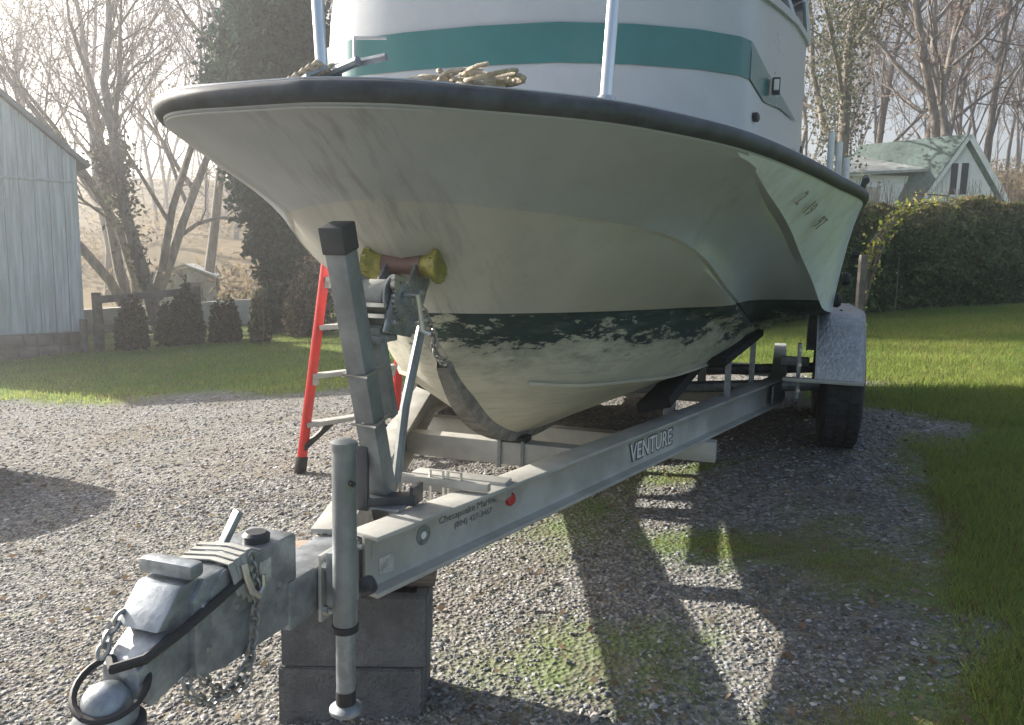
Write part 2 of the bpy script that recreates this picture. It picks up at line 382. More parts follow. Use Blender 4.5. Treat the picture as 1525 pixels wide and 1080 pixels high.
def ground_material():
    m = bpy.data.materials.new('gravel_and_lawn'); m.use_nodes = True
    N = m.node_tree.nodes; L = m.node_tree.links; b = N['Principled BSDF']
    tc = N.new('ShaderNodeTexCoord'); at = N.new('ShaderNodeAttribute'); at.attribute_name = 'tint'
    sp = N.new('ShaderNodeSeparateColor'); L.new(at.outputs['Color'], sp.inputs[0])
    def noise(s, det=6, ro=.6):
        n = N.new('ShaderNodeTexNoise'); n.inputs['Scale'].default_value = s; n.inputs['Detail'].default_value = det; n.inputs['Roughness'].default_value = ro
        L.new(tc.outputs['Object'], n.inputs['Vector']); return n
    def ramp(src, stops):
        r = N.new('ShaderNodeValToRGB'); e = r.color_ramp.elements
        while len(e) < len(stops): e.new(.5)
        for q, (p, c) in zip(e, stops): q.position = p; q.color = (*c, 1)
        L.new(src, r.inputs[0]); return r.outputs[0]
    def mix(f, a, c):
        n = N.new('ShaderNodeMix'); n.data_type = 'RGBA'
        if isinstance(f, float): n.inputs[0].default_value = f
        else: L.new(f, n.inputs[0])
        L.new(a, n.inputs[6]); L.new(c, n.inputs[7]); return n.outputs[2]
    vo = N.new('ShaderNodeTexVoronoi'); vo.inputs['Scale'].default_value = 55; L.new(tc.outputs['Object'], vo.inputs['Vector'])
    sepv = N.new('ShaderNodeSeparateColor'); L.new(vo.outputs['Color'], sepv.inputs[0])
    grav = ramp(sepv.outputs[0], [(0, (.10, .095, .088)), (.45, (.18, .175, .168)), (.8, (.26, .25, .238)), (1, (.36, .35, .335))])
    soil = ramp(noise(9).outputs['Fac'], [(.3, (.10, .085, .062)), (.7, (.21, .175, .13))])
    grav = mix(ramp(noise(1.4).outputs['Fac'], [(.42, (0, 0, 0)), (.68, (.65, .65, .65))]), grav, soil)
    lawn = ramp(noise(1.1, 8, .65).outputs['Fac'], [(.3, (.06, .13, .022)), (.55, (.12, .19, .035)), (.75, (.28, .27, .10))])
    leafy = ramp(noise(.35, 10, .7).outputs['Fac'], [(.3, (.12, .10, .045)), (.5, (.20, .15, .08)), (.7, (.27, .21, .12))])
    lawn = mix(ramp(noise(2.6, 7, .7).outputs['Fac'], [(.46, (0, 0, 0)), (.66, (.75, .75, .75))]), lawn, soil)
    lawn = mix(sp.outputs[1], lawn, leafy)
    nf = noise(14, 5); mr = N.new('ShaderNodeMath'); mr.operation = 'MULTIPLY_ADD'; L.new(nf.outputs['Fac'], mr.inputs[0]); mr.inputs[1].default_value = .9; mr.inputs[2].default_value = -.45
    ad = N.new('ShaderNodeMath'); ad.operation = 'ADD'; ad.use_clamp = True; L.new(sp.outputs[0], ad.inputs[0]); L.new(mr.outputs[0], ad.inputs[1])
    col = mix(ad.outputs[0], grav, lawn)
    L.new(col, b.inputs['Base Color']); b.inputs['Roughness'].default_value = .95; b.inputs['Specular IOR Level'].default_value = .15
    bp = N.new('ShaderNodeBump'); bp.inputs['Strength'].default_value = .8; bp.inputs['Distance'].default_value = .012
    L.new(vo.outputs['Distance'], bp.inputs['Height']); L.new(bp.outputs[0], b.inputs['Normal'])
    return m
tag(link('ground', gme, ground_material()), kind='structure')

# loose stones
def stones(n, sampler, smin, smax, seed):
    r = np.random.default_rng(seed)
    x, y = sampler(r, n); keep = lawn_mask(x, y) < r.uniform(.1, .7, n) + .25 * (fbm(x * 3, y * 3, 77) - .5); x, y = x[keep], y[keep]; n = len(x)
    base = np.array([[1, 0, 0], [-1, 0, 0], [0, 1, 0], [0, -1, 0], [0, 0, 1], [.62, .62, .55], [-.62, .62, .5], [.62, -.62, .5], [-.62, -.62, .55]], float)
    hull_f = np.array([[5, 0, 2], [5, 2, 4], [5, 4, 0], [6, 2, 1], [6, 1, 4], [6, 4, 2], [7, 3, 0], [7, 0, 4], [7, 4, 3], [8, 1, 3], [8, 3, 4], [8, 4, 1]])
    sz = smin + (smax - smin) * r.random(n) ** 2.4
    V = base[None] * r.uniform(.6, 1.25, (n, 9, 1)) * sz[:, None, None] * np.stack([r.uniform(.7, 1.3, n), r.uniform(.6, 1.1, n), r.uniform(.28, .6, n)], 1)[:, None, :]
    a = r.uniform(0, 2 * np.pi, n); ca, sa = np.cos(a), np.sin(a)
    tl = r.normal(0, .3, n)
    X = V[..., 0] * ca[:, None] - V[..., 1] * sa[:, None]; Y = V[..., 0] * sa[:, None] + V[..., 1] * ca[:, None]; Z = V[..., 2] + X * tl[:, None]
    V = np.stack([X + x[:, None], Y + y[:, None], Z + (G(x, y) + .001)[:, None]], -1)
    g = r.choice([.10, .15, .20, .26, .33, .44], n, p=[.12, .22, .28, .22, .12, .04]) * r.uniform(.85, 1.15, n)
    warm = r.uniform(-.05, .07, n)
    T = np.stack([g * (1 + warm), g * (1 + warm * .35), g * (1 - warm * .6)], 1)
    return V.reshape(-1, 3), (hull_f[None] + 9 * np.arange(n)[:, None, None]).reshape(-1, 3), np.repeat(T, 9, 0)
def samp_near(r, n):
    d = .9 + 3.6 * r.random(n) ** 1.35; u = r.uniform(-.74, .74, n); return u * d, d
def samp_far(r, n):
    d = 3.6 + 4.6 * r.random(n); u = r.uniform(-.72, .55, n); return u * d, d
parts = [stones(76000, samp_near, .003, .0115, 1), stones(500, samp_near, .012, .02, 9), stones(20000, samp_far, .007, .020, 2)]
vs, fs, ts = [], [], []; o = 0
for V, F, T in parts: vs.append(V); fs.append(F + o); ts.append(T); o += len(V)
tag(link('gravel', np_mesh('gravel', np.concatenate(vs), np.concatenate(fs), np.concatenate(ts)), M['stone_t']), 'loose grey crushed gravel covering the drive under the trailer', 'gravel', kind='stuff')

# grass blades
def blades(n, sampler, h0, h1, w, seed, thr=.35, dry=.15, lush=None):
    r = np.random.default_rng(seed); x, y = sampler(r, n)
    lmv = lawn_mask(x, y); keep = lmv > r.uniform(thr, 1.0, n); x, y = x[keep], y[keep]; n = len(x)
    h = r.uniform(h0, h1, n) * np.where((x < np.interp(y, [1, 2, 3, 4], [.95, 1.25, 1.75, 2.2])) & (y < 5.5), .4, 1.0) * (.6 + .8 * fbm(x * 1.5, y * 1.5, 31)); a = r.uniform(0, 2 * np.pi, n); w_ = w * r.uniform(.7, 1.3, n)
    z = G(x, y) - .004
    dx, dy = np.cos(a), np.sin(a); lean = r.uniform(.1, .9, n) * h; la = r.uniform(0, 2 * np.pi, n)
    p0 = np.stack([x - dx * w_, y - dy * w_, z], 1); p1 = np.stack([x + dx * w_, y + dy * w_, z], 1)
    p2 = np.stack([x + np.cos(la) * lean, y + np.sin(la) * lean, z + h], 1)
    V = np.stack([p0, p1, p2], 1).reshape(-1, 3); F = np.arange(3 * n).reshape(-1, 3)
    t = np.clip(fbm(x * .9, y * .9, 41) + r.normal(0, .12, n), 0, 1)[:, None]
    c = np.array([.11, .23, .045]) * (1 - t) + np.array([.38, .40, .11]) * t
    wd_ = ((x < np.interp(y, [1, 2, 3, 4], [.95, 1.25, 1.75, 2.2])) & (y < 5.5))[:, None]; c = np.where(wd_, c * np.array([1.0, .85, .9]) + np.array([.05, .035, .012]), c)
    isdry = (r.random(n) < dry + .35 * wd_[:, 0] + .5 * np.clip((fbm(x * 1.7, y * 1.7, 51) - .6) * 5, 0, 1) * (lawn_mask(x, y) < .98))[:, None]
    c = np.where(isdry, np.array([.26, .20, .10]) * r.uniform(.6, 1.2, (n, 1)), c)
    return V, F, np.repeat(c, 3, 0)
def s_right(r, n):
    d = 1.3 + 4.2 * r.random(n) ** 1.2; u = r.uniform(.20, .74, n); return u * d, d
def s_rfar(r, n):
    d = 4.5 + 7.5 * r.random(n); u = r.uniform(.30, .76, n); return u * d, d
def s_left(r, n):
    d = 6.3 + 7.5 * r.random(n); u = r.uniform(-.74, .35, n); return u * d, d
def s_weed(r, n):
    d = 1.3 + 3.5 * r.random(n); u = r.uniform(-.75, .5, n); return u * d, d
parts = [blades(130000, s_right, .018, .045, .0022, 3), blades(90000, s_rfar, .03, .06, .004, 4), blades(80000, s_left, .03, .06, .005, 5), blades(34000, s_weed, .008, .022, .0026, 6, thr=.25, dry=.35)]
vs, fs, ts = [], [], []; o = 0
for V, F, T in parts: vs.append(V); fs.append(F + o); ts.append(T); o += len(V)
tag(link('grass', np_mesh('grass', np.concatenate(vs), np.concatenate(fs), np.concatenate(ts)), M['blade']), 'short green lawn grass with dry patches beside the gravel', 'grass', kind='stuff')

def leaf_quads(C, size, r, flat=0.0, elong=1.5):
    """random quads at centres C (n,3)"""
    n = len(C); d = r.normal(size=(n, 3)); d[:, 2] *= (1 - flat); d /= np.linalg.norm(d, axis=1)[:, None] + 1e-9
    q = r.normal(size=(n, 3)); q[:, 2] *= (1 - flat); e = np.cross(d, q); e /= np.linalg.norm(e, axis=1)[:, None] + 1e-9
    s = size * r.uniform(.6, 1.3, n)
    a = d * (s * elong / 2)[:, None]; b = e * (s / 2)[:, None]
    V = np.stack([C - a, C + b * .9 - a * .1, C + a, C - b * .9 - a * .1], 1).reshape(-1, 3)
    return V, np.arange(4 * n).reshape(-1, 4)

# fallen leaves
r = np.random.default_rng(61); n = 1500
d = 1.1 + 8.5 * r.random(n) ** 1.3; u = r.uniform(-.75, .75, n); x, y = u * d, d
C = np.stack([x, y, G(x, y) + .012], 1)
V, F = leaf_quads(C, .020, r, flat=.85, elong=1.5)
tc_ = np.array([[.20, .16, .11], [.26, .21, .15], [.14, .11, .08], [.20, .14, .095]])[r.integers(0, 4, n)] * r.uniform(.7, 1.2, (n, 1))
tag(link('fallen_leaves', np_mesh('fallen_leaves', V, F, np.repeat(tc_, 4, 0)), M['leaf']), 'small dry brown leaves scattered over gravel and lawn', 'leaves', kind='stuff')

# ------------------------------------------------------------------ boat trailer (local axes: x to port, y aft, z up)
OX, OY, AXIS = -0.46, 1.62, R(-19.0)
def W_(n_, s_, z_=0.0):
    return Vector((OX + math.sin(R(19)) * s_ + math.cos(R(19)) * n_, OY + math.cos(R(19)) * s_ - math.sin(R(19)) * n_, z_))
TR = thing('boat_trailer', 'long aluminium boat trailer carrying the white boat, tongue propped on concrete blocks', 'trailer', (OX, OY, 0), AXIS)

def ibeam(w, h, tf, tw):
    a, b, c = w / 2, h / 2, tw / 2
    return [(-a, -b), (a, -b), (a, -b + tf), (c, -b + tf), (c, b - tf), (a, b - tf), (a, b), (-a, b), (-a, b - tf), (-c, b - tf), (-c, -b + tf), (-a, -b + tf)]
IB = ibeam(.09, .15, .012, .010)
port_path = [(.071, .16, .542), (.965, 3.31, .542), (.985, 3.6, .542), (.99, 5.5, .542)]
stb_path = [(-.022, .16, .540), (-.735, 2.2, .540), (-.76, 2.5, .540), (-.765, 5.5, .540)]
MB().sweep(IB, port_path).build('side_rail', M['alu'], TR, bevel=.002)
MB().sweep(IB, stb_path).build('side_rail', M['alu'], TR, bevel=.002)
# gusset plate over the bend of the port rail
MB().bar((.955, 3.12, .545), (1.02, 3.42, .545), .008, .10).build('gusset_plate', M['galv'], TR, bevel=.001)
# cross members
for s_, z0, z1, n0, n1 in ((1.43, .470, .560, -.44, .40), (2.18, .372, .464, -.78, .73), (3.75, .372, .464, -.86, 1.03), (5.2, .372, .464, -.86, 1.03)):
    mb = MB()
    mb.box(((n0 + n1) / 2, s_, (z0 + z1) / 2), (n1 - n0, .075, z1 - z0))
    mb.build('cross_member', M['alu'], TR, bevel=.003)
for n_ in (-.035, .06, .33):
    MB().box((n_, 1.385, .515), (.012, .012, .11)).build('keel_bolt', M['galv'], TR)
# keel pad on first cross member
MB().box((.01, 1.43, .572), (.12, .08, .022)).build('keel_pad', M['black'], TR, bevel=.004)
# front bar with U-bolts
MB().box((.015, .56, .636), (.44, .026, .024)).build('front_bar', M['alu'], TR, bevel=.003)
MB().box((.10, .68, .60), (.30, .06, .055)).build('front_bar', M['alu'], TR, bevel=.004)
for n_ in (-.06, .075, .13):
    MB().tube([(n_ - .02, .56, .54), (n_ - .02, .56, .668), (n_ + .02, .56, .668), (n_ + .02, .56, .54)], .0045, 6).build('u_bolt', M['zinc'], TR)
# bunks
for n_, s0 in ((.50, 1.75), (-.50, 1.75)):
    mb = MB(); mb.bar((n_, s0, .685), (n_ * 1.05, 5.4, .715), .14, .045, (-.28 * (1 if n_ > 0 else -1), 0, 1))
    mb.build('bunk', M['carpet'], TR, bevel=.008)
    for s_ in (2.18, 3.75, 5.2):
        MB().box((n_ * 1.02, s_, .57), (.05, .05, .21)).build('bunk_bracket', M['galv'], TR, bevel=.002)
MB().bar((.70, 2.30, .815), (.84, 3.35, .875), .09, .04).build('bunk', M['carpet'], TR, bevel=.006)
for s_, n_ in ((2.55, .742), (3.2, .835)):
    MB().box((n_, s_, .715), (.03, .03, .24)).build('bunk_bracket', M['galv'], TR)
# tongue
MB().box((.005, .06, .548), (.10, .34, .105)).build('tongue_tube', M['galv'], TR, bevel=.006)
MB().box((.064, .06, .55), (.008, .15, .15)).build('tongue_plate', M['alu'], TR, bevel=.002)
for s_ in (-.005, .12):
    for z_ in (.50, .60): MB().lathe([(.011, 0), (.011, .012), (.006, .013), (.006, .022)], (.068, s_, z_), (1, 0, 0), 6).build('bolt', M['zinc'], TR)
# surge actuator housing
hp = [(-.08, .505), (-.30, .515), (-.372, .530), (-.372, .60), (-.372, .672), (-.345, .703), (-.08, .698)]
MB().prism([(.05, s_, z_) for s_, z_ in hp], (-.105, 0, 0)).build('actuator_housing', M['galv'], TR, bevel=.006)
MB().prism([(.0535, s_, z_) for s_, z_ in ((-.082, .60), (-.082, .695), (-.30, .70), (-.335, .672), (-.335, .606))], (-.112, 0, 0)).build('actuator_sleeve', M['galv'], TR, bevel=.004)
MB().box((.0545, -.185, .655), (.001, .036, .045)).build('sticker', M['sticker'], TR)
for s_, z_ in ((-.10, .57), (-.14, .61), (-.27, .62), (-.34, .57), (-.35, .655)):
    MB().lathe([(.007, 0), (.006, .006)], (.05, s_, z_), (1, 0, 0), 8).build('bolt', M['zinc'], TR)
# sliding coupler arm
cp = [(-.36, .545), (-.405, .535), (-.455, .525), (-.486, .552), (-.482, .598), (-.45, .622), (-.375, .668), (-.36, .668)]
MB().prism([(.036, s_, z_) for s_, z_ in cp], (-.078, 0, 0)).build('coupler_arm', M['galv'], TR, bevel=.008)
MB().prism([(.040, s_, z_) for s_, z_ in ((-.345, .625), (-.42, .64), (-.446, .646), (-.392, .704), (-.345, .704))], (-.092, 0, 0)).build('coupler_block', M['galv'], TR, bevel=.006)
MB().box((-.008, -.36, .722), (.116, .034, .028)).build('reservoir_cap', M['galv'], TR, bevel=.010)
MB().tube([(.058, -.24, .672), (.060, -.33, .655), (.050, -.41, .632), (.036, -.47, .614), (.0, -.50, .606), (-.03, -.475, .605)], .0085, 8).build('brake_hose', M['black'], TR)
MB().lathe([(.046, -.006), (.048, .004), (.042, .012), (.040, .022), (.036, .036), (.026, .049), (.012, .056), (.001, .058)], (-.004, -.512, .53), (0, 0, 1), 28).build('ball_socket', M['galv'], TR, smooth=60)
MB().lathe([(.050, -.030), (.058, -.022), (.058, -.009), (.048, -.006)], (-.004, -.512, .53), (0, 0, 1), 28).build('socket_rim', M['blackplastic'], TR, smooth=40)
ring = [(-.004 + .054 * math.cos(a), -.500 + .054 * math.sin(a), .575 - .03 * math.cos(a) * .4 + .022 * math.sin(a)) for a in np.linspace(-math.pi * .5, math.pi * 1.5, 26)]
MB().tube(ring, .006, 8).build('safety_cable', M['black'], TR)
# latch lever and plug on top
MB().bar((-.03, -.205, .70), (-.012, -.175, .765), .026, .012).build('latch_lever', M['galv'], TR, bevel=.003)
MB().lathe([(.026, 0), (.027, .014), (.020, .020)], (.012, -.155, .699), (0, 0, 1), 18).build('filler_plug', M['blackplastic'], TR)

# chain
def chain(path, rad=.0032, L=.024, wd=.0085):
    P = [Vector(q) for q in path]; ds = [0]
    for a, b in zip(P, P[1:]): ds.append(ds[-1] + (b - a).length)
    def at(d):
        for i in range(len(P) - 1):
            if d <= ds[i + 1] or i == len(P) - 2:
                return P[i].lerp(P[i + 1], (d - ds[i]) / max(ds[i + 1] - ds[i], 1e-6)), (P[i + 1] - P[i]).normalized()
    mb = MB(); d = 0; k = 0
    while d < ds[-1]:
        c, t = at(d); u, v, t = frame_from(t)
        if k % 2: u = v
        loop = [c + t * (L * .5 * math.cos(a)) + u * (wd * math.sin(a)) for a in np.linspace(0, 2 * math.pi, 11)]
        mb.tube(loop, rad, 5, caps=False); d += L * .72; k += 1
    return mb
chain([(.062, -.235, .70), (.064, -.225, .64), (.062, -.23, .57), (.066, -.25, .51), (.060, -.29, .475), (.05, -.34, .468), (.045, -.38, .50), (.04, -.385, .53)]).build('safety_chain', M['chain'], TR)
chain([(.045, -.36, .53), (.055, -.33, .49), (.055, -.28, .455), (.06, -.25, .47), (.058, -.24, .52)]).build('safety_chain', M['chain'], TR)
chain([(-.045, -.42, .665), (-.05, -.455, .64), (-.045, -.475, .615)], .004, .026, .009).build('safety_chain', M['chain'], TR)
# strap wound round the housing
mb = MB()
for q in range(4):
    zt = .706 + .003 * q; s_ = -.285 + .016 * q
    mb.sweep([(-.0012, -.007), (.0012, -.007), (.0012, .007), (-.0012, .007)], [(.064, s_ + .012, .645 - .012 * q), (.063, s_ + .002, .685), (.056, s_, zt + .002), (.01, s_ + .006, zt + .003), (-.05, s_ - .006, zt + .001), (-.062, s_, .68)], (0, 1, 0))
mb.build('tie_down_strap', M['strap'], TR)
hk = [(.066, -.262, .70), (.072, -.262, .675), (.075, -.252, .645), (.074, -.232, .627), (.072, -.215, .640), (.070, -.213, .662)]
MB().tube(hk, .0065, 8).build('chain_hook', M['zinc'], TR)
# jack
JN, JS = .13, -.02
JK = MB().lathe([(.0250, .482), (.0255, .49), (.0255, .865), (.0285, .866), (.0285, .882), (.012, .889)], (JN, JS, 0), (0, 0, 1), 24).build('jack_outer_tube', M['postgrey'], TR, smooth=40)
MB().lathe([(.0265, .470), (.0285, .472), (.0285, .484), (.0265, .486)], (JN, JS, 0), (0, 0, 1), 24).build('jack_collar', M['black'], TR)
MB().lathe([(.0205, .300), (.0205, .474)], (JN, JS, 0), (0, 0, 1), 22).build('jack_inner_tube', M['galv'], TR, smooth=40)
MB().lathe([(.0215, .306), (.0215, .336)], (JN, JS, 0), (0, 0, 1), 22).build('jack_band', M['black'], TR, smooth=40)
MB().lathe([(.034, .286), (.036, .290), (.035, .296), (.024, .304)], (JN, JS, 0), (0, 0, 1), 22).build('jack_foot', M['galv'], TR, smooth=40)
MB().box((.105, .012, .575), (.05, .055, .12)).build('jack_bracket', M['galv'], TR, bevel=.004)
MB().lathe([(.022, 0), (.024, .008), (.016, .022), (.010, .030)], (.118, .085, .528), (1, -.3, 0), 14).build('jack_pin_knob', M['blackplastic'], TR, smooth=40)
MB().lathe([(.006, 0), (.006, .012)], (JN + .022, JS - .012, .80), (1, -.6, 0), 8).build('bolt', M['black'], TR)
# winch post
pb, pt = Vector((0, .405, .575)), Vector((0, .168, 1.335)); pd = (pt - pb).normalized()
MB().bar(pb, pt - pd * .062, .054, .058, (0, -1, 0)).build('winch_post', M['postgrey'], TR, bevel=.005)
MB().bar(pt - pd * .066, pt, .062, .066, (0, -1, 0)).build('post_cap', M['blackplastic'], TR, bevel=.006)
MB().box((-.02, .315, .70), (.032, .014, .17)).build('post_foot_bracket', M['blackplastic'], TR, bevel=.003)
MB().bar((-.03, .325, .635), (.085, .400, .635), .05, .026).build('post_foot_bracket', M['blackplastic'], TR, bevel=.003)
MB().box((.088, .405, .645), (.01, .06, .05)).build('post_foot_bracket', M['blackplastic'], TR)
MB().box((0, .37, .622), (.16, .11, .006)).build('post_base_plate', M['galv'], TR, bevel=.001)
for z_ in (.985, .855):
    t_ = (z_ - pb.z) / pd.z; c = pb + pd * t_
    a = pd.cross(Vector((1, 0, 0))).normalized()
    if a.y > 0: a = -a
    MB().tube([c + Vector((-.032, .075, .012)), c + Vector((-.032, 0, 0)) + a * .035, c + Vector((.032, 0, 0)) + a * .035, c + Vector((.032, .075, .012))], .005, 7).build('u_bolt', M['zinc'], TR)
q0, q1 = pb + pd * .27 + Vector((0, .062, .02)), pb + pd * .52 + Vector((0, .062, .02))
MB().bar(q0, q1, .075, .03, (0, -1, 0)).build('clamp_plate', M['postgrey'], TR, bevel=.003)
# winch and roller arm
for n_ in (-.045, .045):
    MB().prism([(n_, .30, 1.08), (n_, .34, 1.165), (n_, .43, 1.20), (n_, .50, 1.275), (n_, .545, 1.262), (n_, .555, 1.20), (n_, .50, 1.11), (n_, .44, 1.055)], (.007, 0, 0)).build('roller_bracket', M['galv'], TR, bevel=.001)
MB().lathe([(.055, -.052), (.055, -.047), (.022, -.046), (.022, .046), (.055, .047), (.055, .052)], (-.01, .37, 1.165), (1, 0, 0), 22).build('winch_drum', M['galv'], TR)
MB().lathe([(.040, -.034), (.042, -.03), (.042, .03), (.040, .034)], (-.01, .37, 1.165), (1, 0, 0), 18).build('strap_roll', M['strap'], TR)
gear = MB().lathe([(.046, 0), (.046, .010), (.012, .012), (.012, .026)], (.050, .385, 1.155), (1, 0, 0), 24).build('winch_gear', M['galv'], TR)
teeth = MB()
for j in range(24):
    a_ = 2 * math.pi * j / 24; teeth.box((.055, .385 + .048 * math.cos(a_), 1.155 + .048 * math.sin(a_)), (.009, .008, .006), Matrix.Rotation(a_, 3, 'X'))
teeth.build('gear_teeth', M['zinc'], gear)
MB().lathe([(.014, 0), (.014, .012)], (.050, .345, 1.195), (1, 0, 0), 14).build('pinion', M['zinc'], TR)
MB().bar((.058, .33, 1.215), (.058, .39, 1.205), .010, .012).build('ratchet_pawl', M['zinc'], TR)
for s_, z_ in ((.34, 1.10), (.46, 1.09), (.49, 1.17), (.44, 1.15), (.52, 1.215)):
    MB().lathe([(.009, 0), (.009, .007), (.005, .008), (.005, .014)], (.052, s_, z_), (1, 0, 0), 6).build('bolt', M['zinc'], TR)
MB().box((.005, .455, 1.075), (.085, .05, .012)).build('winch_bar', M['galv'], TR, bevel=.002)
MB().tube([(-.06, .50, 1.10), (.075, .50, 1.10)], .007, 8).build('winch_bar', M['zinc'], TR)
MB().tube([(.065, .38, 1.17), (.10, .38, 1.17), (.105, .40, 1.08), (.13, .402, 1.07)], .008, 8).build('winch_handle', M['zinc'], TR)
for z_ in (1.118, 1.145): MB().box((-.02, .315, z_), (.13, .012, .010)).build('winch_bar', M['zinc'], TR)
MB().box((-.01, .34, 1.06), (.10, .10, .018)).build('winch_shelf', M['galv'], TR, bevel=.003)
rc = Vector((0, .502, 1.243))
RL = MB().lathe([(.030, -.058), (.027, -.03), (.024, 0), (.027, .03), (.030, .058)], rc, (1, 0, 0), 20).build('bow_roller', M['brownroller'], TR, smooth=50)
for sg in (-1, 1):
    pr = [(.028, .056), (.029, .068), (.034, .080), (.039, .090), (.046, .102), (.047, .108), (.040, .109), (.010, .108)]
    bell = MB().lathe([(a, sg * b) for a, b in pr], rc, (1, 0, 0), 24).build('roller_bell', M['yellow'], TR, smooth=40)
    ribs = MB()
    for j in range(12):
        a_ = 2 * math.pi * j / 12
        ribs.box(rc + Vector((sg * .101, .0445 * math.cos(a_), .0445 * math.sin(a_))), (.018, .007, .006), Matrix.Rotation(a_, 3, 'X'))
    ribs.build('rib', M['yellow'], bell)
MB().tube([(0.02, .585, 1.10), (0.02, .47, .86), (0.015, .43, .66)], .014, 8).build('winch_brace', M['postgrey'], TR)
mb = MB(); mb.sweep([(-.022, -.0015), (.022, -.0015), (.022, .0015), (-.022, .0015)], [(0.0, .40, 1.205), (0.0, .55, 1.13), (0.01, .64, 1.03), (0.01, .735, .965)], (0, -1, .3))
mb.build('winch_strap', M['strap'], TR)
chain([(.03, .56, 1.12), (.035, .62, 1.05), (.03, .64, .99), (.03, .70, .955), (.02, .745, .955)], .004, .026, .009).build('bow_chain', M['chain'], TR)
# decals on the outer face of the port rail
RD = Vector((.894, 3.15, 0)).normalized(); RN = Vector((RD.y, -RD.x, 0))
def rail_pt(t, z_, off=.0056): 
    p = Vector((.071, .16, 0)) + RD * t + RN * off; p.z = z_; return p
def text_mesh(txt, size, ext=.0006, shear=0.0, offset=0.0):
    cu = bpy.data.curves.new('txt', 'FONT'); cu.body = txt; cu.size = size; cu.extrude = ext; cu.align_x = 'LEFT'; cu.resolution_u = 2; cu.shear = shear; cu.offset = offset
    ob = bpy.data.objects.new('txt', cu); COL.objects.link(ob)
    dg = bpy.context.evaluated_depsgraph_get(); me = bpy.data.meshes.new_from_object(ob.evaluated_get(dg))
    bpy.data.objects.remove(ob); bpy.data.curves.remove(cu); return me
def put_text(name, txt, size, pos, xd, yd, material, parent, sx=1.0, **k):
    me = text_mesh(txt, size, **k); me.materials.clear(); o_ = link(name, me, material, parent)
    xd, yd = Vector(xd).normalized(), Vector(yd).normalized(); zd = xd.cross(yd)
    mt = Matrix((xd * sx, yd, zd)).transposed().to_4x4(); mt.translation = pos; o_.matrix_local = mt; return o_
Zv = Vector((0, 0, 1))
put_text('maker_lettering_shadow', 'VENTURE', .100, rail_pt(1.385, .504, .0062), RD, Zv, M['decal_k'], TR, sx=.95, offset=.004)
put_text('maker_lettering', 'VENTURE', .095, rail_pt(1.39, .507, .0078), RD, Zv, M['decal_w'], TR, sx=.96, offset=.001)
put_text('dealer_lettering', 'Chesapeake Marine', .028, rail_pt(.265, .566, .0062), RD, Zv, M['decal_s'], TR, sx=1.15)
put_text('dealer_lettering', '(804) 427-3467', .024, rail_pt(.33, .538, .0062), RD, Zv, M['decal_s'], TR, sx=1.15)
c0 = rail_pt(.205, .555, .0062)
MB().lathe([(.026, 0), (.026, .0012), (.019, .0013), (.019, .0004)], c0, RN, 22).build('round_decal', M['decal_s'], TR)
MB().lathe([(.010, 0), (.010, .0016)], c0, RN, 14).build('round_decal', M['decal_w'], TR)
MB().bar(rail_pt(.045, .520, .0062), rail_pt(.095, .520, .0062), .0012, .045).build('sticker', M['sticker'], TR)
MB().bar(rail_pt(.02, .575, .0062), rail_pt(.085, .575, .0062), .0012, .05).build('sticker', M['alu'], TR)
mk = MB().lathe([(.020, 0), (.020, .008), (.014, .014)], rail_pt(.59, .556, .005), RN, 16).build('marker_light', M['redlens'], TR, smooth=40)
# axles, wheels, fenders
def wheel(n_, s_, z_, sg):
    prof = [(.20, -.085), (.235, -.098), (.30, -.104), (.335, -.095), (.347, -.078), (.350, -.03), (.350, .03), (.347, .078), (.335, .095), (.30, .104), (.235, .098), (.20, .085)]
    w_ = bpy.data.objects.new('wheel', None); COL.objects.link(w_); w_.parent = TR; w_.location = (n_, s_, z_)
    ty = MB().lathe(prof, (0, 0, 0), (1, 0, 0), 40).build('tyre', M['tyre'], w_, smooth=40)
    tr = MB()
    for j in range(40):
        a_ = 2 * math.pi * j / 40
        for xx in (-.058, 0, .058):
            tr.box((xx, .349 * math.cos(a_ + xx), .349 * math.sin(a_ + xx)), (.046, .014, .040), Matrix.Rotation(a_ + xx, 3, 'X'))
    tr.build('tread', M['tyre'], w_, smooth=None)
    MB().lathe([(.20, -.075), (.195, -.04), (.19, .02), (.12, sg * .05), (.06, sg * .06), (.058, sg * .095), (.03, sg * .10)], (0, 0, 0), (1, 0, 0), 28).build('rim', M['galv'], w_, smooth=40)
for s_ in (3.36, 4.16):
    wheel(1.315, s_, .595 + .01 * (s_ - 3.36), 1); wheel(-.97, s_, .40, -1)
    MB().tube([(-.87, s_, .40), (1.21, s_, .59)], .035, 10).build('axle', M['galv'], TR)
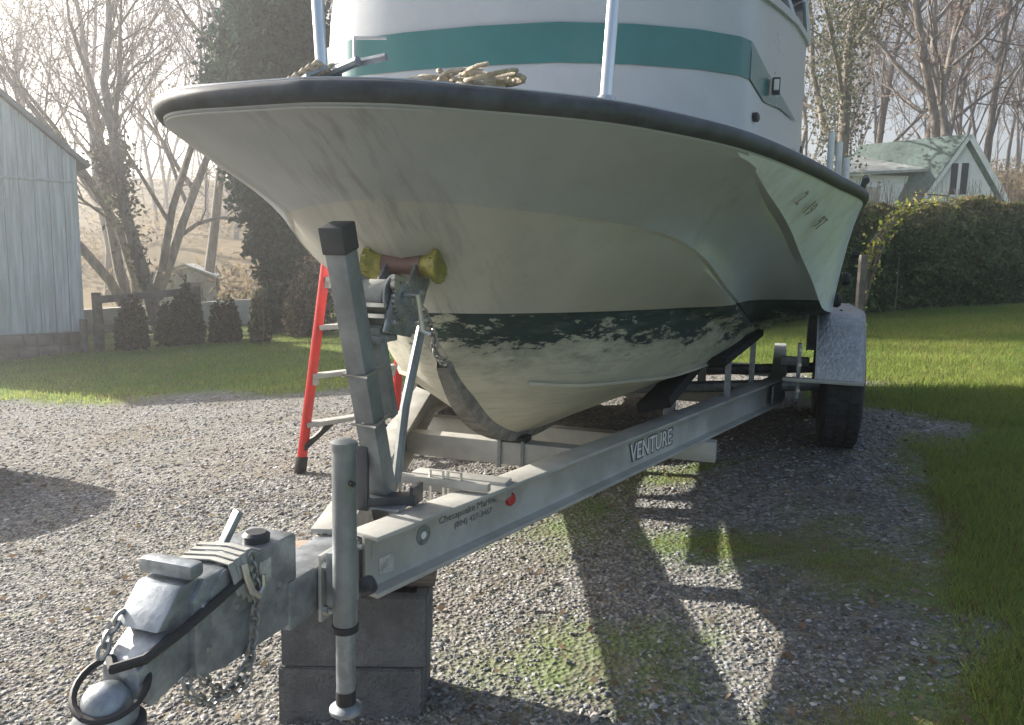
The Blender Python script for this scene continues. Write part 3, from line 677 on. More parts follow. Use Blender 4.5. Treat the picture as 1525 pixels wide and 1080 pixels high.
def fender(n0, n1, dz):
    fp = [(2.955, .665), (2.975, .74), (3.03, .86), (3.10, .955), (3.20, 1.01), (3.32, 1.022), (4.30, 1.022), (4.42, .98), (4.50, .90), (4.56, .78), (4.58, .665)]
    fp = [(a, b + dz) for a, b in fp]
    mb = MB(); nn = len(fp); t = .005
    vs = []
    for n_ in (n0, n1):
        for a, b in fp: vs.append((n_, a, b))
    ctr = Vector((0, 3.76, .6 + dz))
    for n_ in (n0 + t, n1 - t):
        for a, b in fp:
            q = Vector((0, a, b)); q = q + (ctr - q).normalized() * t; vs.append((n_, q.y, q.z))
    fs = []
    for i in range(nn - 1):
        fs += [(i, i + 1, nn + i + 1, nn + i), (2 * nn + i, 3 * nn + i, 3 * nn + i + 1, 2 * nn + i + 1), (i, 2 * nn + i, 2 * nn + i + 1, i + 1), (nn + i, nn + i + 1, 3 * nn + i + 1, 3 * nn + i)]
    mb.add(vs, fs + [(0, nn, 3 * nn, 2 * nn), (nn - 1, 3 * nn - 1, 4 * nn - 1, 2 * nn - 1)])
    f_ = mb.build('fender', M['plate'], TR, smooth=30)
    for n_ in (n0, n1):
        MB().sweep([(-.004, -.03), (.004, -.03), (.004, .002), (-.004, .002)], [(n_, a, b) for a, b in fp], (1, 0, 0) if False else (0, 0, 1)).build('fender_lip', M['alu'], f_, smooth=30)
    return f_
f1 = fender(1.165, 1.400, 0); fender(-1.09, -.86, -.19)
MB().box((1.20, 2.955, .665), (.40, .05, .02)).build('fender_step', M['alu'], TR, bevel=.003)
MB().box((1.08, 3.06, .70), (.02, .06, .30)).build('fender_bracket', M['galv'], TR, bevel=.002)
MB().box((1.07, 3.52, .70), (.16, .05, .05)).build('fender_bracket', M['galv'], TR, bevel=.002)
for z_ in (.60, .66, .74, .82):
    MB().lathe([(.010, 0), (.010, .01)], (1.085, 3.0, z_), (0, -1, 0), 6).build('bolt', M['zinc'], TR)
MB().lathe([(.008, 0), (.006, .006)], (1.29, 3.31, 1.022), (0, 0, 1), 8).build('bolt', M['black'], TR)

# ------------------------------------------------------------------ boat (same local axes)
BT = thing('cabin_boat', 'weathered white cabin boat with green stripe and dark rub rail, resting on the trailer', 'boat', (OX, OY, 0), AXIS)
S_END = 5.35
# each curve: list of (s, n, z) from the stem aft
cv_keel = [(.775, 0, .925), (.873, 0, .825), (.99, 0, .733), (1.186, 0, .64), (1.372, 0, .585), (1.77, 0, .545), (2.5, 0, .53), (S_END, 0, .53)]
cv_low = [(.775, 0, .925), (.84, .10, .90), (.958, .18, .868), (1.143, .33, .843), (1.41, .46, .83), (1.805, .56, .804), (2.6, .68, .79), (3.4, .74, .785), (S_END, .78, .785)]
cv_wat = [(.665, 0, 1.10), (.72, .13, 1.10), (.854, .27, 1.10), (1.10, .45, 1.10), (1.401, .60, 1.098), (1.75, .69, 1.05), (2.4, .765, .945), (3.2, .80, .875), (S_END, .83, .845)]
cv_chn = [(.33, 0, 1.402), (.345, .08, 1.400), (.385, .17, 1.396), (.47, .32, 1.386), (.704, .50, 1.371), (.938, .65, 1.341), (1.148, .73, 1.28), (1.50, .772, 1.19), (1.971, .80, 1.109), (2.55, .822, 1.01), (3.18, .84, .926), (S_END, .88, .90)]
cv_out = [(.13, 0, 1.535), (.15, .12, 1.537), (.23, .28, 1.538), (.40, .52, 1.540), (.60, .70, 1.545), (.82, .835, 1.545), (1.146, .908, 1.480), (1.60, .975, 1.405), (2.05, 1.035, 1.30), (2.35, 1.09, 1.205), (2.70, 1.165, 1.055), (3.2, 1.23, 1.02), (S_END, 1.25, 1.0)]
cv_rail = [(.045, 0, 1.572), (.06, .07, 1.572), (.10, .18, 1.572), (.193, .313, 1.572), (.246, .386, 1.572), (.385, .562, 1.570), (.541, .691, 1.566), (.774, .834, 1.560), (1.143, .975, 1.55), (1.648, 1.118, 1.54), (2.329, 1.275, 1.53), (3.2, 1.30, 1.52), (S_END, 1.27, 1.51)]
cv_rail_s = [(.045, 0, 1.572), (.048, .15, 1.572), (.06, .27, 1.574), (.10, .40, 1.577), (.195, .502, 1.576), (.35, .60, 1.572), (.541, .70, 1.566), (.774, .834, 1.560)] + cv_rail[8:]
cv_out_s = [(.13, 0, 1.535), (.135, .13, 1.537), (.15, .26, 1.538), (.21, .40, 1.540), (.33, .53, 1.541), (.60, .70, 1.545)] + cv_out[5:]
NS = 64
TT = np.linspace(0, 1, NS) ** 1.9
def sample(cv):
    s0 = cv[0][0]; ss = s0 + (S_END - s0) * TT
    return np.stack([interp(ss, cv, 1), ss, interp(ss, cv, 2)], 1)
def hull_side(sg):
    C = [sample(c_) for c_ in ((cv_keel, cv_low, cv_wat, cv_chn, cv_out, cv_rail) if sg > 0 else (cv_keel, cv_low, cv_wat, cv_chn, cv_out_s, cv_rail_s))]
    sub = [3, 4, 5, 8, 4]; bulge = [.012, .012, .024, -.05, .0]
    rows = []
    for i, (a, b) in enumerate(zip(C, C[1:])):
        for j in range(sub[i]):
            t = j / sub[i]; q = a * (1 - t) + b * t
            wgt = np.clip((q[:, 1] - .3) / .8, 0, 1) * np.minimum(1, q[:, 0] * 3)
            q = q.copy(); q[:, 0] += bulge[i] * 4 * t * (1 - t) * wgt
            rows.append(q)
    rows.append(C[-1])
    ledge = C[3].copy(); fade = np.clip((ledge[:, 0]) / .15, 0, 1)
    ledge[:, 0] = np.maximum(ledge[:, 0] - .012 * fade, 0); ledge[:, 1] += .016 * (1 - .8 * fade); ledge[:, 2] -= .006
    rows.insert(sum(sub[:3]), ledge)
    step_ = C[4].copy(); f2 = np.clip((step_[:, 1] - .8) / .5, 0, 1); step_[:, 0] -= .030 * f2; step_[:, 2] -= .006 * f2
    rows.insert(sum(sub[:4]) + 1, step_)
    A = np.stack(rows)               # rows x NS x 3
    A[..., 0] *= sg; return A
mb = MB()
for sg in (1, -1):
    A = hull_side(sg); nr = A.shape[0]; vs = A.reshape(-1, 3)
    fs = [(i * NS + j, i * NS + j + 1, (i + 1) * NS + j + 1, (i + 1) * NS + j) for i in range(nr - 1) for j in range(NS - 1)]
    mb.add(vs, fs)
    # transom half
    e = A[:, -1]; mb.add(list(e) + [(0, S_END, e[-1][2])], [tuple(range(nr + 1))])
LEDGE_ROW = 12
me = mb.mesh('hull'); bm = bmesh.new(); bm.from_mesh(me); bmesh.ops.remove_doubles(bm, verts=bm.verts, dist=.0008)
bmesh.ops.dissolve_degenerate(bm, edges=bm.edges, dist=.0005); bmesh.ops.recalc_face_normals(bm, faces=bm.faces); bm.to_mesh(me); bm.free()
me.polygons.foreach_set('use_smooth', [True] * len(me.polygons)); me.set_sharp_from_angle(angle=R(24))
at = me.attributes.new('zone', 'FLOAT_VECTOR', 'FACE')
ctr = np.zeros(len(me.polygons) * 3, np.float32); me.polygons.foreach_get('center', ctr); ctr = ctr.reshape(-1, 3)
below = ctr[:, 2] < interp(ctr[:, 1], cv_chn, 2) - .001
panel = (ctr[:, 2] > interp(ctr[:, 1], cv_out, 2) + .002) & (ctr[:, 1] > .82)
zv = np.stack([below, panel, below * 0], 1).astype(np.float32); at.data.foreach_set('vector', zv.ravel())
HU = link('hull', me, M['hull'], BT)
# spray strakes low on the bottom
for sg in (1, -1):
    ss = np.linspace(.98, 4.6, 44); pth = [(sg * float(interp(np.array([q]), cv_low, 1)[0] + .006), q, float(interp(np.array([q]), cv_low, 2)[0]) + .004) for q in ss]
    MB().sweep([(-.014, .006), (.008, -.007), (.011, .004)] if sg > 0 else [(.014, .006), (-.008, -.007), (-.011, .004)], pth).build('spray_strake', M['hull'], BT, smooth=25)
# keel strip
kp = sample([(.765, 0, .94)] + cv_keel[1:])[:44]
vs, fs = [], []
for i, q in enumerate(kp):
    a = kp[min(i + 1, 43)] - kp[max(i - 1, 0)]; nn = Vector((0, -a[2], a[1])).normalized(); nn = -nn if nn.z > 0 else nn
    w_ = .052 * min(1, .55 + i / 22)
    for x_, o_ in ((-w_, -.016), (-w_ * .6, .012), (w_ * .6, .012), (w_, -.016)): vs.append((x_, q[1] + nn.y * o_, q[2] + nn.z * o_ + (.018 if abs(x_) == w_ else 0)))
for i in range(43):
    for j in range(3): fs.append((i * 4 + j, i * 4 + j + 1, i * 4 + 5 + j, i * 4 + 4 + j))
MB().add(vs, fs).build('keel_strip', M['keelstrip'], BT, smooth=40)
# rub rail
sp_ = [(s_, n_) for s_, n_, _ in []]
def rail_path(cv, sg, ss): return [(sg * float(interp(np.array([q]), cv, 1)[0]), float(q), float(interp(np.array([q]), cv, 2)[0]) + .030) for q in ss]
ssr = .045 + (S_END - .045) * np.linspace(0, 1, 70) ** 2.2
pp = rail_path(cv_rail_s, -1, ssr[::-1]) + rail_path(cv_rail, 1, ssr[1:])
prof = [(-.020, -.025), (.004, -.024), (.016, -.018), (.022, -.008), (.023, .004), (.018, .015), (.006, .022), (-.020, .025)]
MB().sweep(prof, pp).build('rub_rail', M['rail'], BT, smooth=50)
MB().sweep([(x_, y_) for x_, y_ in ((-.022, .024), (.0, .024), (-.002, .028), (-.022, .028))], pp).build('deck_edge', M['white'], BT, smooth=40)
MB().sweep([(x_, y_) for x_, y_ in ((-.022, -.034), (-.006, -.034), (.0, -.024), (-.022, -.024))], pp).build('rail_trim', M['white'], BT, smooth=40)
# deck
dk = MB()
def ring_at(q): return float(interp(np.array([q]), cv_rail, 1)[0]), float(interp(np.array([q]), cv_rail_s, 1)[0]), float(interp(np.array([q]), cv_rail, 2)[0]) + .055
vs, fs = [], []; ks = [-1, -.66, -.33, 0, .33, .66, 1]
for q in ssr:
    a, b, z_ = ring_at(q)
    for k_ in ks: vs.append(((a if k_ > 0 else b) * k_, q, z_ + .06 * (1 - k_ * k_) * min(1, a)))
for i in range(len(ssr) - 1):
    for j in range(6): fs.append((i * 7 + j, i * 7 + j + 1, i * 7 + 8 + j, i * 7 + 7 + j))
dk.add(vs, fs).build('deck', M['white'], BT, smooth=40)
# cabin: outline in plan, front curve then sides
front = [(-.90, 1.62), (-.86, 1.50), (-.70, 1.42), (-.45, 1.385), (-.15, 1.38), (.15, 1.41), (.40, 1.50), (.62, 1.63), (.76, 1.76), (.795, 1.83)]
sideP = [(.84, 2.2), (.90, 2.6), (.975, 3.2), (1.03, 3.9), (1.03, 4.4)]
sideS = [(-1.03, 4.4), (-1.03, 3.9), (-1.01, 3.2), (-.98, 2.6), (-.94, 2.0)]
outline = front + sideP + sideS
def offs(P, d):                          # push an outline outward
    out = []; n = len(P)
    for i in range(n):
        a, b = Vector((*P[i - 1], 0)), Vector((*P[(i + 1) % n], 0)); t = (b - a).normalized(); out.append((P[i][0] + t.y * d, P[i][1] - t.x * d))
    return out
def wall_top(s_): return 2.34 + .16 * max(0, s_ - 1.9)
levels = [(1.60, .02), (1.80, .008), (2.05, -.004), (2.20, -.012), (None, -.03)]
mb = MB(); vs = []; n = len(outline)
for z_, d in levels:
    for x_, y_ in offs(outline, d): vs.append((x_, y_, wall_top(y_) if z_ is None else z_))
fs = [(i * n + j, i * n + (j + 1) % n, (i + 1) * n + (j + 1) % n, (i + 1) * n + j) for i in range(len(levels) - 1) for j in range(n)]
mb.add(vs, fs).build('cabin_wall', M['white'], BT, smooth=35)
# windscreen, pillars and roof (above the picture, but they throw the boat's shadow)
mb = MB(); lo = offs(outline, -.05); hi = offs(outline, -.20)
mb.add([(x_, y_, wall_top(y_) - .01) for x_, y_ in lo] + [(x_, y_ + (.16 if y_ < 2 else .05), 2.98) for x_, y_ in hi], [(j, (j + 1) % n, n + (j + 1) % n, n + j) for j in range(n)])
mb.build('cabin_glass', M['glass'], BT, smooth=35)
sill = [(x_, y_, wall_top(y_) + .012) for x_, y_ in offs(outline, -.035)]
MB().sweep([(-.022, -.018), (.022, -.018), (.022, .018), (-.022, .018)], sill + [sill[0]]).build('window_sill', M['white'], BT)
for i in (1, 5, 9, 12, 14, 15, 17, 19):
    a = Vector((*lo[i], wall_top(lo[i][1]))); b = Vector((hi[i][0], hi[i][1] + (.16 if hi[i][1] < 2 else .05), 2.98))
    o_ = (b - a).cross(Vector((0, 0, 1))).normalized()
    MB().bar(a, b, .05, .06).build('window_pillar', M['white'], BT)
rf = offs(outline, -.12)
MB().prism([(x_, y_ + (.10 if y_ < 2 else .05), 2.985) for x_, y_ in rf], (0, 0, .05)).build('cabin_roof', M['white'], BT, bevel=.01)
# painted stripe, a thin film on the cabin wall
def stripe(pts, z0, z1, name):
    vs = []; k = len(pts)
    for (x_, y_), a, b in zip(pts, z0, z1): vs += [(x_, y_, a), (x_, y_, b)]
    MB().add(vs, [(2 * i, 2 * i + 2, 2 * i + 3, 2 * i + 1) for i in range(k - 1)]).build(name, M['stripe'], BT, smooth=35)
fo = offs(outline, .004)[:10]
dense = []
for a, b in zip(fo, fo[1:]):
    for t in (0, .25, .5, .75): dense.append((a[0] + (b[0] - a[0]) * t, a[1] + (b[1] - a[1]) * t))
dense.append(fo[-1])
stripe(dense, [1.972] * len(dense), [2.112] * len(dense), 'cabin_stripe')
so = offs(outline, .006)[9:13]
stripe(so, [1.972, 1.955, 2.0, 2.04], [2.112, 2.09, 2.065, 2.045], 'cabin_stripe')
so = offs(outline, .006)[16:20] + [offs(outline, .006)[0]]
stripe(so, [2.04, 2.03, 2.01, 1.99, 1.972], [2.045, 2.06, 2.08, 2.10, 2.112], 'cabin_stripe')
# navigation light, deck vent, side fittings
nl = MB().box((.888, 2.30, 2.04), (.035, .05, .068)).build('navigation_light', M['blackplastic'], BT, bevel=.006)
MB().box((.890, 2.270, 2.04), (.022, .016, .045)).build('lens', M['decal_w'], nl, bevel=.003)
vt = MB().lathe([(.036, -.012), (.036, .006), (.024, .010), (.002, .008)], (0, 0, 0), (1, 0, 0), 20).build('cabin_vent', M['black'], BT)
vt.location = (.827, 1.95, 1.85); vt.rotation_euler = (0, 0, R(-8)); vt.scale = (1, 1, .5)
MB().box((1.02, 3.35, 1.78), (.012, .16, .28)).build('brown_reflection', M['lumber'], BT, bevel=.003)  # brown box painted in for a reflection on the cabin side
for s_, z_, rr_ in ((3.05, 1.33, .020), (3.15, 1.20, .034), (3.0, 1.09, .034)):
    nn = float(interp(np.array([s_]), cv_out, 1)[0]); k = (z_ - 1.03) / .5
    MB().lathe([(rr_, 0), (rr_ * 1.05, .02), (rr_ * .7, .035)], (nn + .14 * k, s_, z_), (1, -.1, -.1), 16).build('through_hull_fitting', M['black'], BT)
# stern bracket and white rod holders on the port gunwale
for n_, s_, h in ((1.150, 2.70, .34), (1.190, 2.74, .30), (1.225, 2.70, .22)):
    MB().tube([(n_, s_, 1.55), (n_ - .003, s_ + .01, 1.56 + h)], .015, 12).build('rod_holder', M['whitetube'], BT)
MB().tube([(1.27, 2.2, 1.62), (1.29, 2.45, 1.66), (1.30, 2.75, 1.63), (1.31, 2.95, 1.57)], .014, 8).build('mooring_cleat', M['blackplastic'], BT)
# registration numerals, faded
def panel_pt(s_, t_):
    f = lambda cv, c_: float(interp(np.array([s_]), cv, c_)[0])
    return Vector((f(cv_out, 1), s_, f(cv_out, 2))).lerp(Vector((f(cv_rail, 1), s_, f(cv_rail, 2))), t_)
for s_, ch in ((1.36, '2'), (1.52, '19'), (1.78, '97')):
    xd = (panel_pt(s_ + .12, .42) - panel_pt(s_, .42)).normalized(); yd = (panel_pt(s_ + .06, .8) - panel_pt(s_ + .06, .2)).normalized(); nz = xd.cross(yd).normalized(); yd = nz.cross(xd)
    put_text('registration_numerals', ch, .078, panel_pt(s_, .34) + nz * .016, xd, yd, M['regnum'], BT, sx=1.25, offset=.0015)
# bow pulpit stanchions
for base, top in (((.555, .42, 1.62), (.57, .47, 2.20)), ((-.10, .28, 1.62), (-.15, .30, 2.20))):
    b_ = Vector(base); t_ = Vector(top)
    MB().lathe([(.030, 0), (.028, .010), (.018, .024)], b_ - Vector((0, 0, .005)), (0, 0, 1), 16).build('stanchion_foot', M['stain'], BT)
    MB().tube([b_, t_], .0145, 14).build('bow_rail_stanchion', M['stain'], BT)
prl = [(-.40, .50, 2.20), (-.27, .36, 2.20), (-.15, .30, 2.20), (.10, .31, 2.20), (.35, .35, 2.20), (.57, .47, 2.20), (.72, .75, 2.20)]
MB().tube(prl, .0145, 12).build('bow_rail_top', M['stain'], BT)

# rope heap and anchor on the foredeck
RO = thing('rope_heap', 'tangled heap of tan mooring rope lying on the bow deck', 'rope', W_(.2, .28, 1.63), AXIS)
r = np.random.default_rng(12); mb = MB()
for k in range(14):
    cx, cy = -.03 + .20 * (k / 13), r.normal(0, .025); rad = r.uniform(.025, .05); zz = .006 + .03 * r.random() * (1 - abs(k / 13 - .4))
    a0 = r.uniform(0, 6); pth = []
    for j in range(26):
        a = a0 + j * .42; pth.append((cx + rad * 1.25 * math.cos(a) + r.normal(0, .004), cy + rad * .75 * math.sin(a), max(.006, zz + .008 * math.sin(a * 1.3 + k) + .0006 * j)))
    mb.tube(pth, .0048, 6)
mb.build('rope', M['rope'], RO, smooth=60)
AN = thing('anchor', 'small galvanised anchor with raised stock lying beside the rope heap', 'anchor', W_(-.02, .20, 1.645), AXIS)
MB().tube([(-.09, .03, .0), (-.02, .02, .035), (.06, .0, .05)], .011, 8).build('shank', M['galv'], AN)
MB().tube([(.05, .0, .05), (.05, .0, .10)], .0035, 6).build('stock', M['zinc'], AN)
MB().tube([(.05, .0, .10), (.12, .02, .10)], .0035, 6).build('stock', M['zinc'], AN)
MB().tube([(-.04, .03, .045), (.12, .02, .06)], .009, 8).build('crown', M['galv'], AN)
for sg in (-1, 1):
    MB().prism([(-.10, .02 * sg, .0), (-.03, .07 * sg, .004), (.0, .03 * sg, .03)], (0, 0, .008)).build('fluke', M['galv'], AN)
mb = MB()
for k in range(5): mb.tube([(-.11 + .02 * math.cos(a) + .018 * k, .01 + .025 * math.sin(a), .012 + .008 * k + .006 * math.sin(3 * a)) for a in np.linspace(0, 6.1, 14)], .007, 6)
mb.build('anchor_rope', M['rope'], AN)

# ------------------------------------------------------------------ concrete blocks and timber under the tongue
def block_mesh():
    L, D, H = .39, .19, .200; w = .035; mb = MB()
    xs = [-L / 2, -L / 2 + w, -w / 2, w / 2, L / 2 - w, L / 2]; ys = [-D / 2, -D / 2 + w, D / 2 - w, D / 2]
    for i in range(5):
        for j in range(3):
            if j == 1 and i in (1, 3): continue
            mb.box(((xs[i] + xs[i + 1]) / 2, (ys[j] + ys[j + 1]) / 2, H / 2), (xs[i + 1] - xs[i], ys[j + 1] - ys[j], H))
    me = mb.mesh('concrete_block'); bm = bmesh.new(); bm.from_mesh(me)
    bmesh.ops.remove_doubles(bm, verts=bm.verts, dist=.0005)
    dead = [f for f in bm.faces if all(len(e.link_faces) > 2 for e in f.edges)]
    seen = {}
    for f in bm.faces: seen.setdefault(tuple(sorted(v.index for v in f.verts)), []).append(f)
    bmesh.ops.delete(bm, geom=[f for q in seen.values() if len(q) > 1 for f in q], context='FACES')
    bmesh.ops.recalc_face_normals(bm, faces=bm.faces)
    es = [e for e in bm.edges if len(e.link_faces) == 2 and e.calc_face_angle(0) > R(40)]
    bmesh.ops.bevel(bm, geom=es, offset=.004, segments=2, affect='EDGES', clamp_overlap=True)
    bm.to_mesh(me); bm.free(); return me
bme = block_mesh()
b1 = link('concrete_block', bme, M['concrete']); b1.location = (-.417, 2.045, -.037); b1.rotation_euler = (0, 0, R(-.6)); tag(b1, 'lower grey concrete block standing on the gravel under the trailer tongue', 'concrete block', 'stacked concrete blocks')
b2 = link('concrete_block', bme, M['concrete']); b2.location = (-.410, 2.050, .165); b2.rotation_euler = (0, 0, R(1.0)); tag(b2, 'upper grey concrete block stacked on another, under the trailer tongue', 'concrete block', 'stacked concrete blocks')
pl = MB().box((0, 0, 0), (.40, .09, .098)).build('timber_offcut', M['lumber'], None, bevel=.004); pl.location = (-.40, 2.06, .4165); pl.rotation_euler = (0, 0, R(2)); tag(pl, 'short brown timber packing between concrete block and trailer rail', 'timber')

# ------------------------------------------------------------------ stepladder
LD = thing('stepladder', 'red fibreglass stepladder standing open on gravel behind the winch post', 'ladder', (0, 0, 0))
fA, fB = Vector((-1.262, 4.52, 0)), Vector((-.735, 4.78, 0)); off = Vector((.33, .60, 0)); fC, fD = fB + off, fA + off
for q in (fA, fB, fC, fD): q.z = float(G(q.x, q.y))
mid = (fA + fB + fC + fD) / 4; HT = 2.25
def apex(f, front): 
    c = f.lerp(mid, .30); return Vector((c.x, c.y, 0)) + ((off * .42) if front else (-off * .42)) * 1.0 + Vector((0, 0, HT)) - Vector((0, 0, 0))
tA = fA.lerp(fB, .16) + off * .44; tB = fB.lerp(fA, .16) + off * .44; tC = fC.lerp(fD, .16) - off * .44; tD = fD.lerp(fC, .16) - off * .44
for q in (tA, tB, tC, tD): q.z = HT - .05
lat = (fB - fA).normalized()
for a, b, wd in ((fA, tA, .062), (fB, tB, .062), (fC, tC, .045), (fD, tD, .045)):
    MB().bar(a + (b - a).normalized() * .05, b, wd * .45, wd, tuple(off.normalized())).build('side_rail', M['red'], LD, bevel=.006)
    MB().bar(a - (b - a).normalized() * .0, a + (b - a).normalized() * .10, wd * .55, wd * 1.15, tuple(off.normalized())).build('rubber_foot', M['black'], LD, bevel=.004)
for k in range(1, 8):
    t = k / 7.7; a = fA.lerp(tA, t); b = fB.lerp(tB, t)
    MB().bar(a, b, .075, .028).build('step', M['alu'], LD, bevel=.003)
    if k in (1, 3, 5): MB().bar(fD.lerp(tD, t), fC.lerp(tC, t), .025, .025).build('rear_brace', M['alu'], LD)
for a, b, sg in ((fA, tA, 1), (fB, tB, -1)):
    MB().bar(a.lerp(b, .065), a.lerp(b, 1 / 7.7) + lat * (.17 * sg), .03, .03).build('corner_brace', M['black'], LD)
for k in (2, 4):
    for a, b, sg in ((fA, tA, 1), (fB, tB, -1)):
        MB().box(a.lerp(b, k / 7.7) + lat * .02 * sg + Vector((0, 0, -.02)), (.03, .05, .07)).build('step_bracket', M['alu'], LD)
c = (tA + tB + tC + tD) / 4
rot = Matrix.Rotation(math.atan2(lat.y, lat.x), 3, 'Z')
MB().box(c + Vector((0, 0, .03)), (.42, .16, .06), rot).build('top_cap', M['red'], LD, bevel=.01)
for a, b, c_, d in ((fA, tA, fD, tD), (fB, tB, fC, tC)):
    MB().bar(a.lerp(b, .55), c_.lerp(d, .55), .006, .025).build('spreader', M['galv'], LD)

# ------------------------------------------------------------------ barn on the left
bc = Vector((-7.08, 12.71, 0)); gd = Vector((-.755, -.656, 0)); bk = Vector((-.656, .755, 0))     # gable direction, depth direction
gz0 = -.50
BA = thing('barn', 'pale grey board barn with stone foundation, standing left of the boat', 'barn', (bc.x, bc.y, gz0))
def B_(u, h, d=0.0): return gd * u + bk * d + Vector((0, 0, h))          # local to BA
GW, EV = 2.9, 3.22; SL = 1.0 / 1.0
def rake(u): return EV + (u if u < GW / 2 else GW - u) * .86
mb = MB(); mb.prism([B_(0, .45), B_(GW, .45), B_(GW, EV - .03), B_(GW / 2, rake(GW / 2) - .03), B_(0, EV - .03)], bk * 7.0); mb.build('wall', M['barnboard'], BA, smooth=None)
bw = .205; k = 0; u = 0.0; r = np.random.default_rng(5)
while u < GW - .02:
    u1 = min(u + bw - .013, GW)
    off_ = bk * (-.012 - .018 * r.random())
    for z0, z1, z2 in ((.47, 2.86, 2.86), (2.885, rake(u), rake(u1))):
        if min(z1, z2) <= z0 + .02: continue
        P = [B_(u, z0), B_(u1, z0), B_(u1, z2 - .01), B_(u, z1 - .01)]
        MB().prism([q + off_ for q in P], bk * .02).build('board', M['barnboard'], BA, smooth=None)
    u += bw
MB().bar(B_(0, 2.872, -.034), B_(GW, 2.872, -.034), .02, .03).build('ledger_strip', M['barnboard'], BA)
MB().prism([B_(-.03, -.12, -.03), B_(GW, -.30, -.03), B_(GW, .45, -.03), B_(-.03, .45, -.03)], bk * 6.9).build('foundation', M['mortar'], BA, smooth=None)
for row, (h0, h1) in enumerate(((-.14, .06), (.07, .26), (.27, .445))):
    u = -.03
    while u < GW - .1:
        L_ = r.uniform(.18, .46); u1 = min(u + L_, GW); P = [B_(u, h0 + r.uniform(0, .02)), B_(u1 - .02, h0 + r.uniform(0, .02)), B_(u1 - .02, h1 - r.uniform(0, .03)), B_(u, h1 - r.uniform(0, .03))]
        MB().prism([q + bk * (-.05 - .02 * r.random()) for q in P], bk * .06).build('foundation_stone', M['fstone'], BA, bevel=.014, smooth=30); u = u1
for u0, u1 in ((-.16, GW / 2), (GW + .16, GW / 2)):
    a, b = B_(u0, rake(0) - .16 * .86 + .02, -.10), B_(u1, rake(GW / 2) + .02, -.10)
    nrm = (b - a).cross(bk).normalized(); nrm = nrm if nrm.z > 0 else -nrm
    MB().prism([a, b, b + nrm * .07, a + nrm * .07], bk * 7.6).build('roof', M['roofbarn'], BA, smooth=None)
MB().bar(B_(0, 1.6, -.03), B_(0.0, 3.2, -.03), .02, .09).build('corner_trim', M['barnboard'], BA)

# ------------------------------------------------------------------ trees
def tree_segments(h, r0, seed, levels=4, spread=.55, trunk_frac=.35, nb=(7, 6, 5, 4), droop=.0, wob=.10, lean=(0, 0), fork=None, twig_len=1.0):
    rr = np.random.default_rng(seed); segs = []
    def branch(p, d, L, rad, lev):
        n = max(3, int(6 - lev)) if lev < 3 else 3
        step = L / n; pts = [(p.copy(), rad)]; q = p.copy(); dd = d.copy()
        for i in range(n):
            dd = dd + rr.normal(0, wob * (1 + .4 * lev), 3); dd[2] += (.06 if lev > 0 else .0) - droop * lev * .04
            dd /= np.linalg.norm(dd); q2 = q + dd * step
            ra, rb = rad * (1 - .72 * i / n), rad * (1 - .72 * (i + 1) / n)
            segs.append((q.copy(), q2.copy(), ra, rb, lev)); q = q2; pts.append((q.copy(), rb))
        if lev >= levels: return
        k = nb[min(lev, len(nb) - 1)]
        for j in range(k):
            t = (trunk_frac if lev == 0 else .18) + (1 - (trunk_frac if lev == 0 else .18)) * (j + rr.random()) / k
            t = min(t, .99); f = t * n; i = min(int(f), n - 1); a = pts[i][0] + (pts[i + 1][0] - pts[i][0]) * (f - i); rad_ = pts[i][1]
            ax = pts[i + 1][0] - pts[i][0]; ax /= np.linalg.norm(ax)
            o = rr.normal(size=3); o -= ax * o.dot(ax); o /= np.linalg.norm(o)
            s_ = spread * rr.uniform(.7, 1.35); nd = ax * math.cos(s_) + o * math.sin(s_)
            Lb = L * (.62 - .28 * t) * rr.uniform(.7, 1.2) * (twig_len if lev >= 2 else 1)
            branch(a, nd, Lb, max(rad_ * rr.uniform(.42, .62), .0035), lev + 1)
    base = np.array([0., 0, -.15]); d0 = np.array([lean[0], lean[1], 1.0]); d0 /= np.linalg.norm(d0)
    if fork:
        for k in range(fork):
            a = 2 * math.pi * (k + rr.uniform(-.25, .25)) / fork; dd = d0 + np.array([math.cos(a), math.sin(a), 0]) * rr.uniform(.22, .42); dd /= np.linalg.norm(dd)
            branch(base + np.array([math.cos(a), math.sin(a), 0]) * r0 * .45, dd, h * rr.uniform(.8, 1.05), r0 * rr.uniform(.6, .8), 0)
    else: branch(base, d0, h, r0, 0)
    return segs
def seg_mesh(name, segs, kmin=3, rmin=0.0):
    """all segments as open prisms (grouped by side count)"""
    A = np.array([s_[0] for s_ in segs]); B = np.array([s_[1] for s_ in segs]); ra = np.maximum(np.array([s_[2] for s_ in segs]), rmin); rb = np.maximum(np.array([s_[3] for s_ in segs]), rmin)
    D = B - A; D /= np.linalg.norm(D, axis=1)[:, None] + 1e-9
    ref = np.where(np.abs(D[:, 2:3]) < .9, np.array([[0, 0, 1.]]), np.array([[1., 0, 0]]))
    U = np.cross(D, ref); U /= np.linalg.norm(U, axis=1)[:, None]; V = np.cross(D, U)
    k = kmin; n = len(segs); ang = 2 * np.pi * np.arange(k) / k
    ring = U[:, None] * np.cos(ang)[None, :, None] + V[:, None] * np.sin(ang)[None, :, None]
    P = np.concatenate([A[:, None] + ring * ra[:, None, None], B[:, None] + ring * rb[:, None, None]], 1).reshape(-1, 3)
    j = np.arange(k); f = np.stack([j, (j + 1) % k, k + (j + 1) % k, k + j], 1)
    F = (f[None] + (2 * k * np.arange(n))[:, None, None]).reshape(-1, 4)
    me = np_mesh(name, P, F); me.polygons.foreach_set('use_smooth', [True] * len(me.polygons)); return me
def px2x(px, y_): return (px - 762.5) / CAM_F * y_ * 1.0
